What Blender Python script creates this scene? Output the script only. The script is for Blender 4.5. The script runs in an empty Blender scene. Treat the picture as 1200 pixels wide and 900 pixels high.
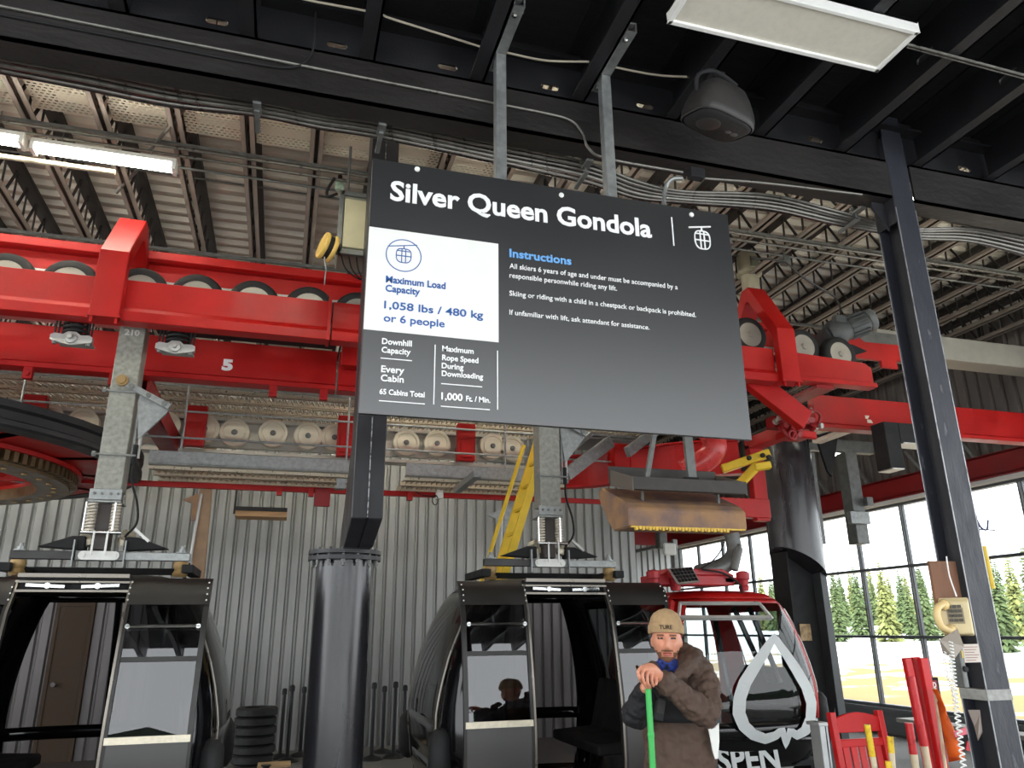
import bpy, bmesh, math, random
from mathutils import Vector, Matrix
random.seed(7)
C = bpy.context.scene
COL = C.collection
PI = math.pi

# ------------------------------------------------------------------ camera
F = 885.0; PITCH = math.radians(18.0); YAW = math.radians(16.6); ROLL = math.radians(-0.5); CAMZ = 1.68
FW = Vector((math.sin(YAW)*math.cos(PITCH), math.cos(YAW)*math.cos(PITCH), math.sin(PITCH)))
_r = Vector((math.cos(YAW), -math.sin(YAW), 0)); _u = _r.cross(FW)
RT = math.cos(ROLL)*_r + math.sin(ROLL)*_u
UP = -math.sin(ROLL)*_r + math.cos(ROLL)*_u
cam_d = bpy.data.cameras.new('camera'); cam = bpy.data.objects.new('camera', cam_d); COL.objects.link(cam)
cam_d.sensor_width = 36.0; cam_d.lens = 36.0*F/1200.0; cam_d.clip_start = 0.05; cam_d.clip_end = 500
M3 = Matrix((RT, UP, -FW)).transposed()
cam.matrix_world = Matrix.Translation((0, 0, CAMZ)) @ M3.to_4x4()
C.camera = cam

def P(px, py, x=None, y=None, z=None):
    """world point where the sight line through a photo pixel meets a plane"""
    d = FW*F + RT*(px-600) - UP*(py-450)
    if x is not None: t = x/d.x
    elif y is not None: t = y/d.y
    else: t = (z-CAMZ)/d.z
    return Vector((0, 0, CAMZ)) + d*t

# ------------------------------------------------------------------ light
C.view_settings.view_transform = 'Standard'; C.view_settings.look = 'None'
C.view_settings.gamma = 1.0; C.view_settings.use_curve_mapping = False
C.view_settings.exposure = 0.62
w = bpy.data.worlds.new('overcast_sky'); C.world = w; w.use_nodes = True
wn = w.node_tree.nodes; bg = wn['Background']
bg.inputs[0].default_value = (0.93, 0.97, 1.0, 1); bg.inputs[1].default_value = 2.6
sun_d = bpy.data.lights.new('sun', 'SUN'); sun_d.energy = 2.0; sun_d.angle = math.radians(12); sun_d.color = (1.0, .95, .87)
sun = bpy.data.objects.new('sun', sun_d); COL.objects.link(sun)
sun.location = (-4, -20, 20)
sun.rotation_euler = Vector((0.35, 0.75, -0.85)).to_track_quat('-Z', 'Y').to_euler()

# ------------------------------------------------------------------ materials
def lin(c):
    return tuple((v/12.92 if v <= 0.04045 else ((v+0.055)/1.055)**2.4) for v in [q/255.0 for q in c])
def mat(name, rgb, rough=0.5, metal=0.0, var=0.10, scale=6.0, bump=0.0, bscale=40.0, rgb2=None, thr=(0.45, 0.6), stretch=None, coat=0.0, rvar=0.1, spec=0.5):
    """procedural: noise-varied colour and roughness, optional second colour in patches, optional bump"""
    m = bpy.data.materials.new(name); m.use_nodes = True
    nt = m.node_tree; N = nt.nodes; L = nt.links
    b = N['Principled BSDF']
    tc = N.new('ShaderNodeTexCoord'); mp = N.new('ShaderNodeMapping'); L.new(tc.outputs['Object'], mp.inputs[0])
    if stretch: mp.inputs['Scale'].default_value = stretch
    nz = N.new('ShaderNodeTexNoise'); nz.inputs['Scale'].default_value = scale; nz.inputs['Detail'].default_value = 6
    L.new(mp.outputs[0], nz.inputs['Vector'])
    c = lin(rgb)
    rp = N.new('ShaderNodeValToRGB'); L.new(nz.outputs['Fac'], rp.inputs[0])
    if rgb2 is None:
        rp.color_ramp.elements[0].position = 0.3; rp.color_ramp.elements[1].position = 0.72
        rp.color_ramp.elements[0].color = tuple(v*(1-var) for v in c)+(1,)
        rp.color_ramp.elements[1].color = tuple(min(1, v*(1+var)) for v in c)+(1,)
    else:
        rp.color_ramp.elements[0].position = thr[0]; rp.color_ramp.elements[1].position = thr[1]
        rp.color_ramp.elements[0].color = c+(1,); rp.color_ramp.elements[1].color = lin(rgb2)+(1,)
    L.new(rp.outputs[0], b.inputs['Base Color'])
    b.inputs['Metallic'].default_value = metal
    b.inputs['Specular IOR Level'].default_value = spec
    mr = N.new('ShaderNodeMapRange'); L.new(nz.outputs['Fac'], mr.inputs[0])
    mr.inputs[1].default_value = 0.3; mr.inputs[2].default_value = 0.7
    mr.inputs[3].default_value = max(0.0, rough-rvar); mr.inputs[4].default_value = min(1.0, rough+rvar)
    L.new(mr.outputs[0], b.inputs['Roughness'])
    if coat: b.inputs['Coat Weight'].default_value = coat; b.inputs['Coat Roughness'].default_value = 0.05
    if bump:
        n2 = N.new('ShaderNodeTexNoise'); n2.inputs['Scale'].default_value = bscale; n2.inputs['Detail'].default_value = 5
        L.new(mp.outputs[0], n2.inputs['Vector'])
        bp = N.new('ShaderNodeBump'); bp.inputs['Strength'].default_value = bump; bp.inputs['Distance'].default_value = 0.02
        L.new(n2.outputs['Fac'], bp.inputs['Height']); L.new(bp.outputs[0], b.inputs['Normal'])
    return m
def glow(name, rgb, s):
    m = bpy.data.materials.new(name); m.use_nodes = True
    b = m.node_tree.nodes['Principled BSDF']; b.inputs['Base Color'].default_value = (.9, .9, .88, 1)
    b.inputs['Emission Color'].default_value = lin(rgb)+(1,); b.inputs['Emission Strength'].default_value = s
    return m
def glass(name, tint, ior=1.5, rough=0.0, refl=1.0):
    """thin pane: tinted see-through plus a Fresnel mirror"""
    m = bpy.data.materials.new(name); m.use_nodes = True
    nt = m.node_tree; N = nt.nodes; L = nt.links
    for n in list(N):
        if n.type != 'OUTPUT_MATERIAL': N.remove(n)
    out = [n for n in N if n.type == 'OUTPUT_MATERIAL'][0]
    t = N.new('ShaderNodeBsdfTransparent'); t.inputs[0].default_value = tuple(tint)+(1,)
    g = N.new('ShaderNodeBsdfGlossy'); g.inputs['Roughness'].default_value = rough
    g.inputs[0].default_value = (refl, refl, refl, 1)
    fr = N.new('ShaderNodeFresnel'); fr.inputs[0].default_value = ior
    # the same reflectance on both sides of the thin sheet
    ge = N.new('ShaderNodeNewGeometry'); iv = N.new('ShaderNodeMath'); iv.operation = 'MULTIPLY_ADD'
    L.new(ge.outputs['Backfacing'], iv.inputs[0]); iv.inputs[1].default_value = 1.0/ior-ior; iv.inputs[2].default_value = ior
    L.new(iv.outputs[0], fr.inputs[0])
    mx = N.new('ShaderNodeMixShader')
    L.new(fr.outputs[0], mx.inputs[0]); L.new(t.outputs[0], mx.inputs[1]); L.new(g.outputs[0], mx.inputs[2])
    L.new(mx.outputs[0], out.inputs[0])
    return m

RED = mat('red_enamel', (172, 14, 12), 0.45, var=0.2, scale=2.2, rvar=0.12, spec=.4, bump=0.05, bscale=60)
REDD = mat('dark_red_enamel', (140, 18, 22), 0.45, var=0.15, scale=3)
BLK = mat('black_paint', (27, 27, 30), 0.5, var=0.25, scale=5, bump=0.12, bscale=90)
BLKM = mat('matte_black', (22, 22, 24), 0.8, var=0.3, scale=8)
BLKDECK = mat('black_deck_paint', (15, 15, 17), 0.75, var=0.35, scale=3, bump=0.3, bscale=25, stretch=(1, 6, 6))
STEEL = mat('black_steel', (44, 44, 48), 0.42, var=0.25, scale=4, bump=0.1, bscale=120)
SCUFF = mat('scuffed_black_steel', (44, 46, 54), 0.5, rgb2=(120, 122, 126), thr=(0.66, 0.8), scale=22, bump=0.15, bscale=70, stretch=(1, 1, .3))
GALV = mat('galvanised_steel', (146, 149, 148), 0.42, metal=0.55, var=0.22, scale=24, bump=0.04, bscale=60)
GALVD = mat('weathered_zinc', (112, 114, 112), 0.5, metal=0.45, var=0.25, scale=14)
ALU = mat('bright_aluminium', (190, 190, 186), 0.42, metal=0.7, var=0.08, scale=10)
CHROME = mat('polished_steel', (225, 226, 226), 0.16, metal=1.0, var=0.05)
RUB = mat('black_rubber', (26, 26, 27), 0.72, var=0.2, scale=18)
RUST = mat('rusty_steel', (126, 102, 94), 0.75, rgb2=(166, 128, 92), thr=(0.4, 0.62), scale=5, bump=0.15, bscale=50)
YEL = mat('yellow_paint', (226, 190, 44), 0.42, var=0.1, scale=8)
WHT = mat('white_paint', (236, 236, 232), 0.5, var=0.03)
CREAM = mat('cream_plastic', (214, 196, 150), 0.35, var=0.06, scale=10)
BRASS = mat('brass', (156, 128, 84), 0.5, metal=0.4, var=0.12)
CHORD = mat('lit_brown_primed_steel', (148, 138, 128), 0.55, var=0.2, scale=3)  # bottom chords: paler tone, as lit from below
TOPCH = mat('shaded_primed_steel', (52, 48, 46), 0.65, var=0.25, scale=3)  # top chords and webs: same primed steel, darkened as if in shade

# ------------------------------------------------------------------ mesh builder
class MB:
    def __init__(s): s.v = []; s.f = []
    def add(s, vs, fs, mtx=None):
        n = len(s.v)
        s.v += [mtx @ Vector(v) if mtx else Vector(v) for v in vs]
        s.f += [tuple(n+i for i in f) for f in fs]; return s
    def box(s, x0, x1, y0, y1, z0, z1, mtx=None):
        if x0 > x1: x0, x1 = x1, x0
        if y0 > y1: y0, y1 = y1, y0
        if z0 > z1: z0, z1 = z1, z0
        vs = [(x0,y0,z0),(x1,y0,z0),(x1,y1,z0),(x0,y1,z0),(x0,y0,z1),(x1,y0,z1),(x1,y1,z1),(x0,y1,z1)]
        return s.add(vs, [(0,3,2,1),(4,5,6,7),(0,1,5,4),(1,2,6,5),(2,3,7,6),(3,0,4,7)], mtx)
    def bar(s, p0, p1, w, h, up=(0,0,1)):
        p0 = Vector(p0); p1 = Vector(p1); d = (p1-p0); L = d.length; d.normalize()
        a = d.cross(Vector(up))
        if a.length < 1e-4: a = d.cross(Vector((0,1,0)))
        a.normalize(); b = a.cross(d)
        m = Matrix((a, d, b)).transposed().to_4x4(); m.translation = p0
        return s.box(-w/2, w/2, 0, L, -h/2, h/2, m)
    def prism(s, poly, ax, a, b):
        """extrude a 2D polygon: ax 'x' -> (y,z) profile, 'y' -> (x,z), 'z' -> (x,y)"""
        f = {'x': lambda p, t: (t, p[0], p[1]), 'y': lambda p, t: (p[0], t, p[1]), 'z': lambda p, t: (p[0], p[1], t)}[ax]
        n = len(poly)
        vs = [f(p, a) for p in poly]+[f(p, b) for p in poly]
        fs = [tuple(range(n)), tuple(range(2*n-1, n-1, -1))]+[(i, n+i, n+(i+1) % n, (i+1) % n) for i in range(n)]
        return s.add(vs, fs)
    def lathe(s, c, axis, prof, n=24, cap=True):
        """prof: list of (r, h) along axis from point c"""
        ax = Vector(axis).normalized(); t = Vector((0,0,1)) if abs(ax.z) < .9 else Vector((1,0,0))
        a = ax.cross(t).normalized(); b = ax.cross(a); c = Vector(c); vs = []; fs = []
        for r, h in prof:
            for i in range(n):
                th = 2*PI*i/n; vs.append(c+ax*h+(a*math.cos(th)+b*math.sin(th))*r)
        for k in range(len(prof)-1):
            for i in range(n):
                j = (i+1) % n; fs.append((k*n+i, k*n+j, (k+1)*n+j, (k+1)*n+i))
        if cap: fs.append(tuple(range(n-1, -1, -1))); fs.append(tuple(range((len(prof)-1)*n, len(prof)*n)))
        return s.add(vs, fs)
    def cyl(s, p0, p1, r0, r1=None, n=16):
        p0 = Vector(p0); p1 = Vector(p1)
        return s.lathe(p0, p1-p0, [(r0, 0), (r0 if r1 is None else r1, (p1-p0).length)], n)
    def tube(s, pts, r, n=8, closed=False):
        pts = [Vector(p) for p in pts]; m = len(pts); vs = []; fs = []
        prev = None
        for i, p in enumerate(pts):
            if closed: d = pts[(i+1) % m]-pts[i-1]
            else: d = pts[min(i+1, m-1)]-pts[max(i-1, 0)]
            d.normalize()
            if prev is None:
                t = Vector((0,0,1)) if abs(d.z) < .9 else Vector((1,0,0)); a = d.cross(t).normalized()
            else:
                a = prev-d*prev.dot(d); a.normalize()
            prev = a; b = d.cross(a)
            rr = r[i] if isinstance(r, (list, tuple)) else r
            for k in range(n):
                th = 2*PI*k/n; vs.append(p+(a*math.cos(th)+b*math.sin(th))*rr)
        for i in range(m if closed else m-1):
            for k in range(n):
                j = (k+1) % n; q = (i+1) % m
                fs.append((i*n+k, i*n+j, q*n+j, q*n+k))
        if not closed: fs.append(tuple(range(n-1, -1, -1))); fs.append(tuple(range((m-1)*n, m*n)))
        return s.add(vs, fs)
    def ball(s, c, r, nu=16, nv=10, mtx=None):
        if not isinstance(r, (tuple, list)): r = (r, r, r)
        c = Vector(c); vs = []; fs = []
        for j in range(nv+1):
            ph = PI*j/nv
            for i in range(nu):
                th = 2*PI*i/nu
                vs.append(c+Vector((r[0]*math.sin(ph)*math.cos(th), r[1]*math.sin(ph)*math.sin(th), r[2]*math.cos(ph))))
        for j in range(nv):
            for i in range(nu):
                k = (i+1) % nu; fs.append((j*nu+i, (j+1)*nu+i, (j+1)*nu+k, j*nu+k))
        return s.add(vs, fs, mtx)
    def mesh(s, name, org):
        me = bpy.data.meshes.new(name)
        me.from_pydata([tuple(v-org) for v in s.v], [], s.f); me.update()
        bm = bmesh.new(); bm.from_mesh(me)
        bmesh.ops.remove_doubles(bm, verts=bm.verts, dist=1e-6)
        bmesh.ops.dissolve_degenerate(bm, edges=bm.edges, dist=1e-7)
        bmesh.ops.recalc_face_normals(bm, faces=bm.faces)
        bm.to_mesh(me); bm.free()
        return me
    def build(s, name, m, parent=None, smooth=0, bevel=0, seg=1, keep=None):
        if parent is not None:
            org = worldloc(parent)
        else:
            xs = [v.x for v in s.v]; ys = [v.y for v in s.v]; zs = [v.z for v in s.v]
            org = Vector(((min(xs)+max(xs))/2, (min(ys)+max(ys))/2, min(zs)))
        me = s.mesh(name, org)
        me.materials.append(m)
        if smooth:
            for p in me.polygons: p.use_smooth = True
            me.set_sharp_from_angle(angle=math.radians(smooth))
        o = bpy.data.objects.new(name, me); COL.objects.link(o)
        if parent is not None: o.parent = parent
        else: o.location = org
        if bevel:
            b = o.modifiers.new('bevel', 'BEVEL'); b.width = bevel; b.segments = seg; b.limit_method = 'ANGLE'; b.angle_limit = math.radians(40)
        return o
def worldloc(o):
    v = Vector((0,0,0))
    while o is not None: v += o.location; o = o.parent
    return v
def tag(o, label=None, cat=None, group=None, kind=None):
    if label: o['label'] = label
    if cat: o['category'] = cat
    if group: o['group'] = group
    if kind: o['kind'] = kind
    return o
def thing(name, label, cat, loc, group=None):
    o = bpy.data.objects.new(name, None); COL.objects.link(o); o.location = loc; o.empty_display_size = .1
    return tag(o, label, cat, group)
def struct(name, mb, m, smooth=0, label=None, cat=None):
    o = mb.build(name, m, None, smooth); o['kind'] = 'structure'
    return tag(o, label or name.replace('_', ' '), cat or name.split('_')[0])
def kids(o): return [c for c in bpy.data.objects if c.parent == o]
def dup(root, delta, label=None, group=None, rotz=0):
    chmap = {}
    for c in bpy.data.objects:
        if c.parent: chmap.setdefault(c.parent, []).append(c)
    def rec(o, par):
        c = o.copy(); COL.objects.link(c)
        if par is not None: c.parent = par
        for k in chmap.get(o, []): rec(k, c)
        return c
    r = rec(root, None); r.location = root.location+Vector(delta)
    if rotz: r.rotation_euler = (0, 0, rotz)
    if label: r['label'] = label
    if group: r['group'] = group
    return r
def text(mb, s, p, u, v, cap, width=None, bold=0.02, ext=0.004, align='LEFT'):
    """lettering laid in the plane through p along u (reading direction) and v (up): cap height and width in metres"""
    cu = bpy.data.curves.new('lettering', 'FONT'); cu.body = s; cu.size = 1.0; cu.offset = bold; cu.extrude = 0.01; cu.resolution_u = 3
    o = bpy.data.objects.new('lettering', cu); COL.objects.link(o)
    dg = bpy.context.evaluated_depsgraph_get(); me = bpy.data.meshes.new_from_object(o.evaluated_get(dg))
    vs = [x.co.copy() for x in me.vertices]; fs = [tuple(q.vertices) for q in me.polygons]
    bpy.data.objects.remove(o); bpy.data.curves.remove(cu); bpy.data.meshes.remove(me)
    x0 = min(q.x for q in vs); x1 = max(q.x for q in vs)
    sy = cap/0.729; sx = sy if width is None else width/(x1-x0)
    u = Vector(u).normalized(); v = Vector(v).normalized(); n = u.cross(v)
    off = 0 if align == 'LEFT' else -(x1-x0)*sx/2
    mb.add([Vector(p)+u*((q.x-x0)*sx+off)+v*(q.y*sy)+n*(q.z/0.01*ext/2) for q in vs], fs)
def curve_pts(ctrl, n=8):
    """smooth polyline through control points (Catmull-Rom)"""
    c = [Vector(p) for p in ctrl]; c = [c[0]*2-c[1]]+c+[c[-1]*2-c[-2]]; out = []
    for i in range(1, len(c)-2):
        for k in range(n):
            t = k/n; a, b, d, e = c[i-1], c[i], c[i+1], c[i+2]
            out.append(0.5*((2*b)+(-a+d)*t+(2*a-5*b+4*d-e)*t*t+(-a+3*b-3*d+e)*t**3))
    out.append(c[-2]); return out

# ================================================================== SETTING
XR = 9.8; YB = 12.8; YB2 = 17.9; ZD = 6.05; ZC = 5.6
CONC = mat('dark_concrete', (92, 90, 86), 0.7, var=0.22, scale=1.6, bump=0.12, bscale=18)
fl = MB(); fl.box(-10, XR+.15, -2.6, YB2+.2, -0.15, 0); struct('floor', fl, CONC)

# snow and dry grass outside, gently rolling
SNOW = mat('snow_and_dry_grass', (236, 238, 240), 0.8, rgb2=(158, 130, 86), thr=(0.58, 0.68), scale=0.55, bump=0.3, bscale=4, spec=0.2)
g = MB(); nx, ny = 60, 60
def gz(x, y):
    d = max(0, x-XR-1)
    return -0.12+0.045*d+0.10*math.sin(x*.35+1)*math.sin(y*.3) if x > XR+1 else -0.12-0.02*max(0, -y-3)*(1 if y < -3 else 0)
vs = []; fs = []
for i in range(nx+1):
    for j in range(ny+1):
        x = -60+160*i/nx; y = -70+170*j/ny
        inside = -10 < x < XR+1.5 and -2.5 < y < YB2+2
        vs.append((x, y, -0.3 if inside else gz(x, y)))
for i in range(nx):
    for j in range(ny):
        a = i*(ny+1)+j; fs.append((a, a+ny+1, a+ny+2, a+1))
_nt = SNOW.node_tree; _N = _nt.nodes; _L = _nt.links
_rp = [n for n in _N if n.type == 'VALTORGB'][0]; _nz = [n for n in _N if n.type == 'TEX_NOISE'][0]
_ge = _N.new('ShaderNodeNewGeometry'); _sp = _N.new('ShaderNodeSeparateXYZ'); _L.new(_ge.outputs['Position'], _sp.inputs[0])
_mr = _N.new('ShaderNodeMapRange'); _L.new(_sp.outputs['X'], _mr.inputs[0]); _mr.inputs[1].default_value = 13; _mr.inputs[2].default_value = 28; _mr.inputs[3].default_value = .30; _mr.inputs[4].default_value = -.10
_m2 = _N.new('ShaderNodeMapRange'); _L.new(_sp.outputs['Y'], _m2.inputs[0]); _m2.inputs[1].default_value = 2; _m2.inputs[2].default_value = 7; _m2.inputs[3].default_value = 0; _m2.inputs[4].default_value = 1
_m3 = _N.new('ShaderNodeMath'); _m3.operation = 'MULTIPLY'; _L.new(_mr.outputs[0], _m3.inputs[0]); _L.new(_m2.outputs[0], _m3.inputs[1])
_ad = _N.new('ShaderNodeMath'); _ad.operation = 'ADD'; _L.new(_nz.outputs['Fac'], _ad.inputs[0]); _L.new(_m3.outputs[0], _ad.inputs[1]); _L.new(_ad.outputs[0], _rp.inputs[0])
g.add(vs, fs); go = struct('ground', g, SNOW, 60, 'snow covered ground with patches of dry tan grass', 'ground')

# corrugated steel siding
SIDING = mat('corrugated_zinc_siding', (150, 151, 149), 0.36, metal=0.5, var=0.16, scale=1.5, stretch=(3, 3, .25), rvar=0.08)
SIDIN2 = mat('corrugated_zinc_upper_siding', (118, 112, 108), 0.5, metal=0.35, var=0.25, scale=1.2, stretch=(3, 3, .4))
def flutes(a, b, pitch, depth):
    """(t, d) outline of a trapezoid corrugation"""
    out = []; t = a
    while t < b:
        out += [(t, 0), (t+pitch*.16, 0), (t+pitch*.28, depth), (t+pitch*.88, depth)]; t += pitch
    out.append((t, 0)); return out
def sheet_wall(prof, f, z0, z1):
    m = MB(); n = len(prof)
    vs = [f(t, d, z0) for t, d in prof]+[f(t, d, z1) for t, d in prof]
    m.add(vs, [(i, i+1, n+i+1, n+i) for i in range(n-1)]); return m
struct('wall_back', sheet_wall(flutes(-10, 6.0, .168, .045), lambda t, d, z: (t, YB-d, z), 0, ZD+.15), SIDING, 0, 'corrugated zinc back wall behind the black cabins', 'wall')
struct('wall_recess', sheet_wall(flutes(6.0, XR, .168, .045), lambda t, d, z: (t, YB2-d, z), 0, ZD+.15), SIDING, 0, 'corrugated zinc wall of the recess behind the red cabin', 'wall')
struct('wall_return', sheet_wall(flutes(YB, YB2, .168, .045), lambda t, d, z: (6.0+d, t, z), 0, ZD+.15), SIDING, 0, 'corrugated zinc return wall closing the recess', 'wall')
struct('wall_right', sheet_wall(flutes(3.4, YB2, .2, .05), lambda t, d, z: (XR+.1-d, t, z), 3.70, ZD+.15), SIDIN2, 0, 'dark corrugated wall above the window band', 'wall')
lw = MB(); lw.box(XR-.02, XR+.16, 3.4, YB2, 0, .40); lw.box(XR-.12, XR+.18, 3.4, YB2, .34, .40)
struct('wall_sill', lw, mat('grey_sill_paint', (92, 95, 97), 0.5), 0, 'low grey wall under the windows', 'wall')
gb = MB(); gb.box(XR-.20, XR-.16, 3.4, YB2, 3.71, 4.01); gb.box(XR-.20, XR+.02, 3.4, YB2, 3.69, 3.725); gb.box(XR-.20, XR+.02, 3.4, YB2, 3.99, 4.025)
struct('trim_1', gb, REDD, 0, 'dark red steel girt running over the windows', 'girt')
hd = MB(); hd.box(XR-.14, XR+.1, 3.4, YB2, 3.63, 3.69)
struct('trim_2', hd, WHT, 0, 'pale window head strip under the red girt', 'trim')
# window band
FRM = mat('grey_window_frame', (96, 100, 104), 0.45, metal=0.3, var=.08)
win = thing('window_1', 'wide window band looking on snow and conifers', 'window', (XR, 9.5, .40)); win['kind'] = 'structure'
GLZ = glass('clear_window_glass', (0.93, 0.95, 0.95), 1.25)
mat_gask = mat('pale_gasket', (196, 200, 202), .5)
mull = [3.6+1.11*k for k in range(-0, 13)]
for k, y in enumerate(mull):
    b = MB(); b.box(XR-.01, XR+.04, y-.040, y-.024, .40, 3.64); b.box(XR-.01, XR+.04, y+.024, y+.040, .40, 3.64)
    m_ = b.build('mullion', FRM, win)
    b = MB(); b.box(XR+.0, XR+.03, y-.024, y+.024, .40, 3.64); b.build('glazing_gasket', mat_gask, m_)
for z in (.43, 1.51, 2.61, 3.61):
    b = MB(); b.box(XR-.045, XR+.065, mull[0], YB2-.05, z-.022, z+.022); b.build('transom', FRM, win)
b = MB(); b.add([(XR+.01, mull[0], .40), (XR+.01, YB2-.05, .40), (XR+.01, YB2-.05, 3.64), (XR+.01, mull[0], 3.64)], [(0,1,2,3)])
b.build('pane', GLZ, win)

# high roof deck (flutes run across, along X)
DECK = mat('pale_steel_roof_deck', (214, 208, 196), 0.5, metal=0.15, var=0.1, scale=1.2, stretch=(.4, 4, 1))
pr = flutes(3.2, YB2+.3, .2, .05); m = MB(); n = len(pr)
m.add([(-10.2, t, ZD+d) for t, d in pr]+[(XR+.3, t, ZD+d) for t, d in pr], [(i, i+1, n+i+1, n+i) for i in range(n-1)])
struct('ceiling_high', m, DECK, 0, 'pale corrugated roof deck of the lift hall', 'ceiling')
m = MB(); m.box(-10.2, XR+.3, 3.1, YB2+.4, ZD+.2, ZD+.3); struct('roof', m, BLKM, 0, 'roof slab above the corrugated deck', 'roof')
# low dark ceiling over the boarding area
m = MB(); m.box(-10.2, 12, -2.5, 3.3, 4.78, 4.84); struct('ceiling_low', m, BLKDECK, 0, 'black boarded ceiling over the boarding area', 'ceiling')
m = MB(); m.box(-10.2, 12, 3.22, 3.30, 4.84, ZD+.3); struct('wall_upper', m, BLKM, 0, 'dark upstand between the low and the high roof', 'wall')
# wooded ridge far behind the camera, seen only in reflections
m = MB(); pts = []
for k in range(61):
    x = -75+150*k/60; pts.append((x, 5.0+1.6*math.sin(k*1.7)+1.2*math.sin(k*.53)+random.uniform(-.8, .8)))
vs = [(x, -42, -2) for x, h in pts]+[(x, -46, h) for x, h in pts]+[(x, -60, h*.8) for x, h in pts]
nn = len(pts); m.add(vs, [(i, i+1, nn+i+1, nn+i) for i in range(nn-1)]+[(nn+i, nn+i+1, 2*nn+i+1, 2*nn+i) for i in range(nn-1)])
struct('ground_ridge', m, mat('dark_forest', (40, 52, 42), 0.95, var=0.5, scale=1.5), 0, 'dark wooded ridge beyond the boarding area', 'ground')

# ================================================================== CONIFERS OUTSIDE
NEED = [mat('conifer_needles', (102, 118, 80), 0.9, var=0.5, scale=3, spec=.1), mat('pale_conifer_needles', (138, 144, 90), 0.9, var=0.5, scale=3, spec=.1)]
BARK = mat('conifer_bark', (84, 68, 54), 0.9)
def conifer(x, y, h, mt, label):
    z0 = gz(x, y)-.05
    t = thing('conifer', label, 'tree', (x, y, z0), 'conifers on the snowy slope')
    b = MB(); b.cyl((x, y, z0), (x, y, z0+h*.97), h*.02, .01, 8); b.build('trunk', BARK, t)
    b = MB(); lay = int(h*8)
    for k in range(lay):
        f = k/lay; zz = z0+h*(.04+.95*f); R = h*.17*(1-f)**.9*random.uniform(.75, 1.2)+.10
        nb = 15
        for i in range(nb):
            a = 2*PI*(i+random.random())/nb+k*2.4; r = R*random.uniform(.45, 1.15); dz = -r*random.uniform(.15, .6)
            d = Vector((math.cos(a), math.sin(a), 0)); s = Vector((-d.y, d.x, 0)); wv = .11*r+.05
            o = Vector((x, y, zz))+d*r*.15; tip = o+d*r*.85+Vector((0,0,dz)); mid = o+d*r*.5+Vector((0,0,dz*.25))
            b.add([o, mid+s*wv+Vector((0,0,-wv*.5)), tip, mid-s*wv+Vector((0,0,-wv*.5)), mid+Vector((0,0,wv*.35))],
                  [(0,1,4),(1,2,4),(2,3,4),(3,0,4)])
    b.build('foliage', mt, t)
tr = [(975, 31, 676), (1000, 36, 668), (1030, 32, 664), (1052, 40, 672), (1075, 34, 668), (1100, 38, 664), (1125, 31, 660), (1155, 29, 650), (1180, 34, 655), (1200, 28, 648),
      (1225, 32, 640), (1040, 48, 676), (985, 50, 682), (1110, 50, 672), (950, 36, 668), (925, 40, 676), (1165, 46, 660), (890, 46, 672)]
lab = ['conifer seen through the window nearest the wide black pole', 'conifer standing back in the window just right of the black pole', 'pale green conifer in the middle of the window', 'far conifer in the middle of the window',
       'conifer left of the wall phone outside', 'conifer hidden partly by the steel column outside', 'conifer behind the phone column outside', 'tall conifer right of the phone column outside', 'second conifer right of the phone column outside', 'conifer at the right edge of the window view',
       'conifer past the right edge of the view', 'small far conifer between the nearer trees', 'small far conifer beside the wide pole', 'far conifer behind the wall phone', 'conifer behind the wide black pole outside', 'conifer seen over the red cabin outside', 'far conifer right of the steel column', 'far conifer over the red cabin roof']
for k, (px, X, py) in enumerate(tr):
    q = P(px, py, x=X+0.0)
    conifer(X, q.y, q.z+.4-gz(X, q.y), NEED[1 if k % 3 == 2 else 0], lab[k])
spots = [(o.location.x, o.location.y) for o in bpy.data.objects if o.name.startswith('conifer')]
for k in range(900):
    px = random.uniform(885, 1250); X = random.uniform(34, 66); q = P(px, random.uniform(664, 694), x=X); h = q.z+.3-gz(X, q.y)
    if len(spots) > 70 or any((X-a)**2+(q.y-b_)**2 < (.36*h+1.0)**2 for a, b_ in spots): continue
    spots.append((X, q.y)); conifer(X, q.y, h, NEED[random.random() < .3], 'conifer in the dense stand at the back of the snowy slope')

# ================================================================== HIGH ROOF JOISTS (open web)
def joist(x):
    t = thing('open_web_joist', 'open web steel roof joist under the pale high deck', 'joist', (x, 9.4, ZC), 'open web roof joists')
    b = MB()
    for s in (-1, 1): b.box(x+s*.012, x+s*.055, 3.35, YB2-.1, ZC, ZC+.012); b.box(x+s*.012, x+s*.018, 3.35, YB2-.1, ZC, ZC+.06)
    b.build('bottom_chord', CHORD, t)
    b = MB(); b.box(x-.06, x+.06, 3.35, YB2-.1, ZD-.07, ZD-.005); b.build('top_chord', TOPCH, t)
    b = MB(); y = 3.5; st = .42
    while y < YB2-.8:
        b.bar((x, y, ZC+.03), (x, y+st*.5, ZD-.04), .02, .02); b.bar((x, y+st*.5, ZD-.04), (x, y+st*.5+.02, ZC+.03), .016, .016)
        y += st*.75
    b.build('web', TOPCH, t)
    return t
for k in range(-9, 18): joist(-.01+.557*k)
# bridging rods along X across the joists
m = MB(); k = 0
for (y, z, r) in ((6.35, ZC+.02, .012), (6.95, ZC+.30, .010), (8.6, ZC+.02, .010)):
    o = MB(); o.cyl((-6, y, z-.03), (8.4, y, z-.03), r, n=8)
    o = o.build('bridging_rod', GALVD)
    tag(o, ['front bridging rod tying the roof joists together', 'upper bridging rod between the joist webs', 'rear bridging rod behind the red rails'][k], 'rod'); k += 1
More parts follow.
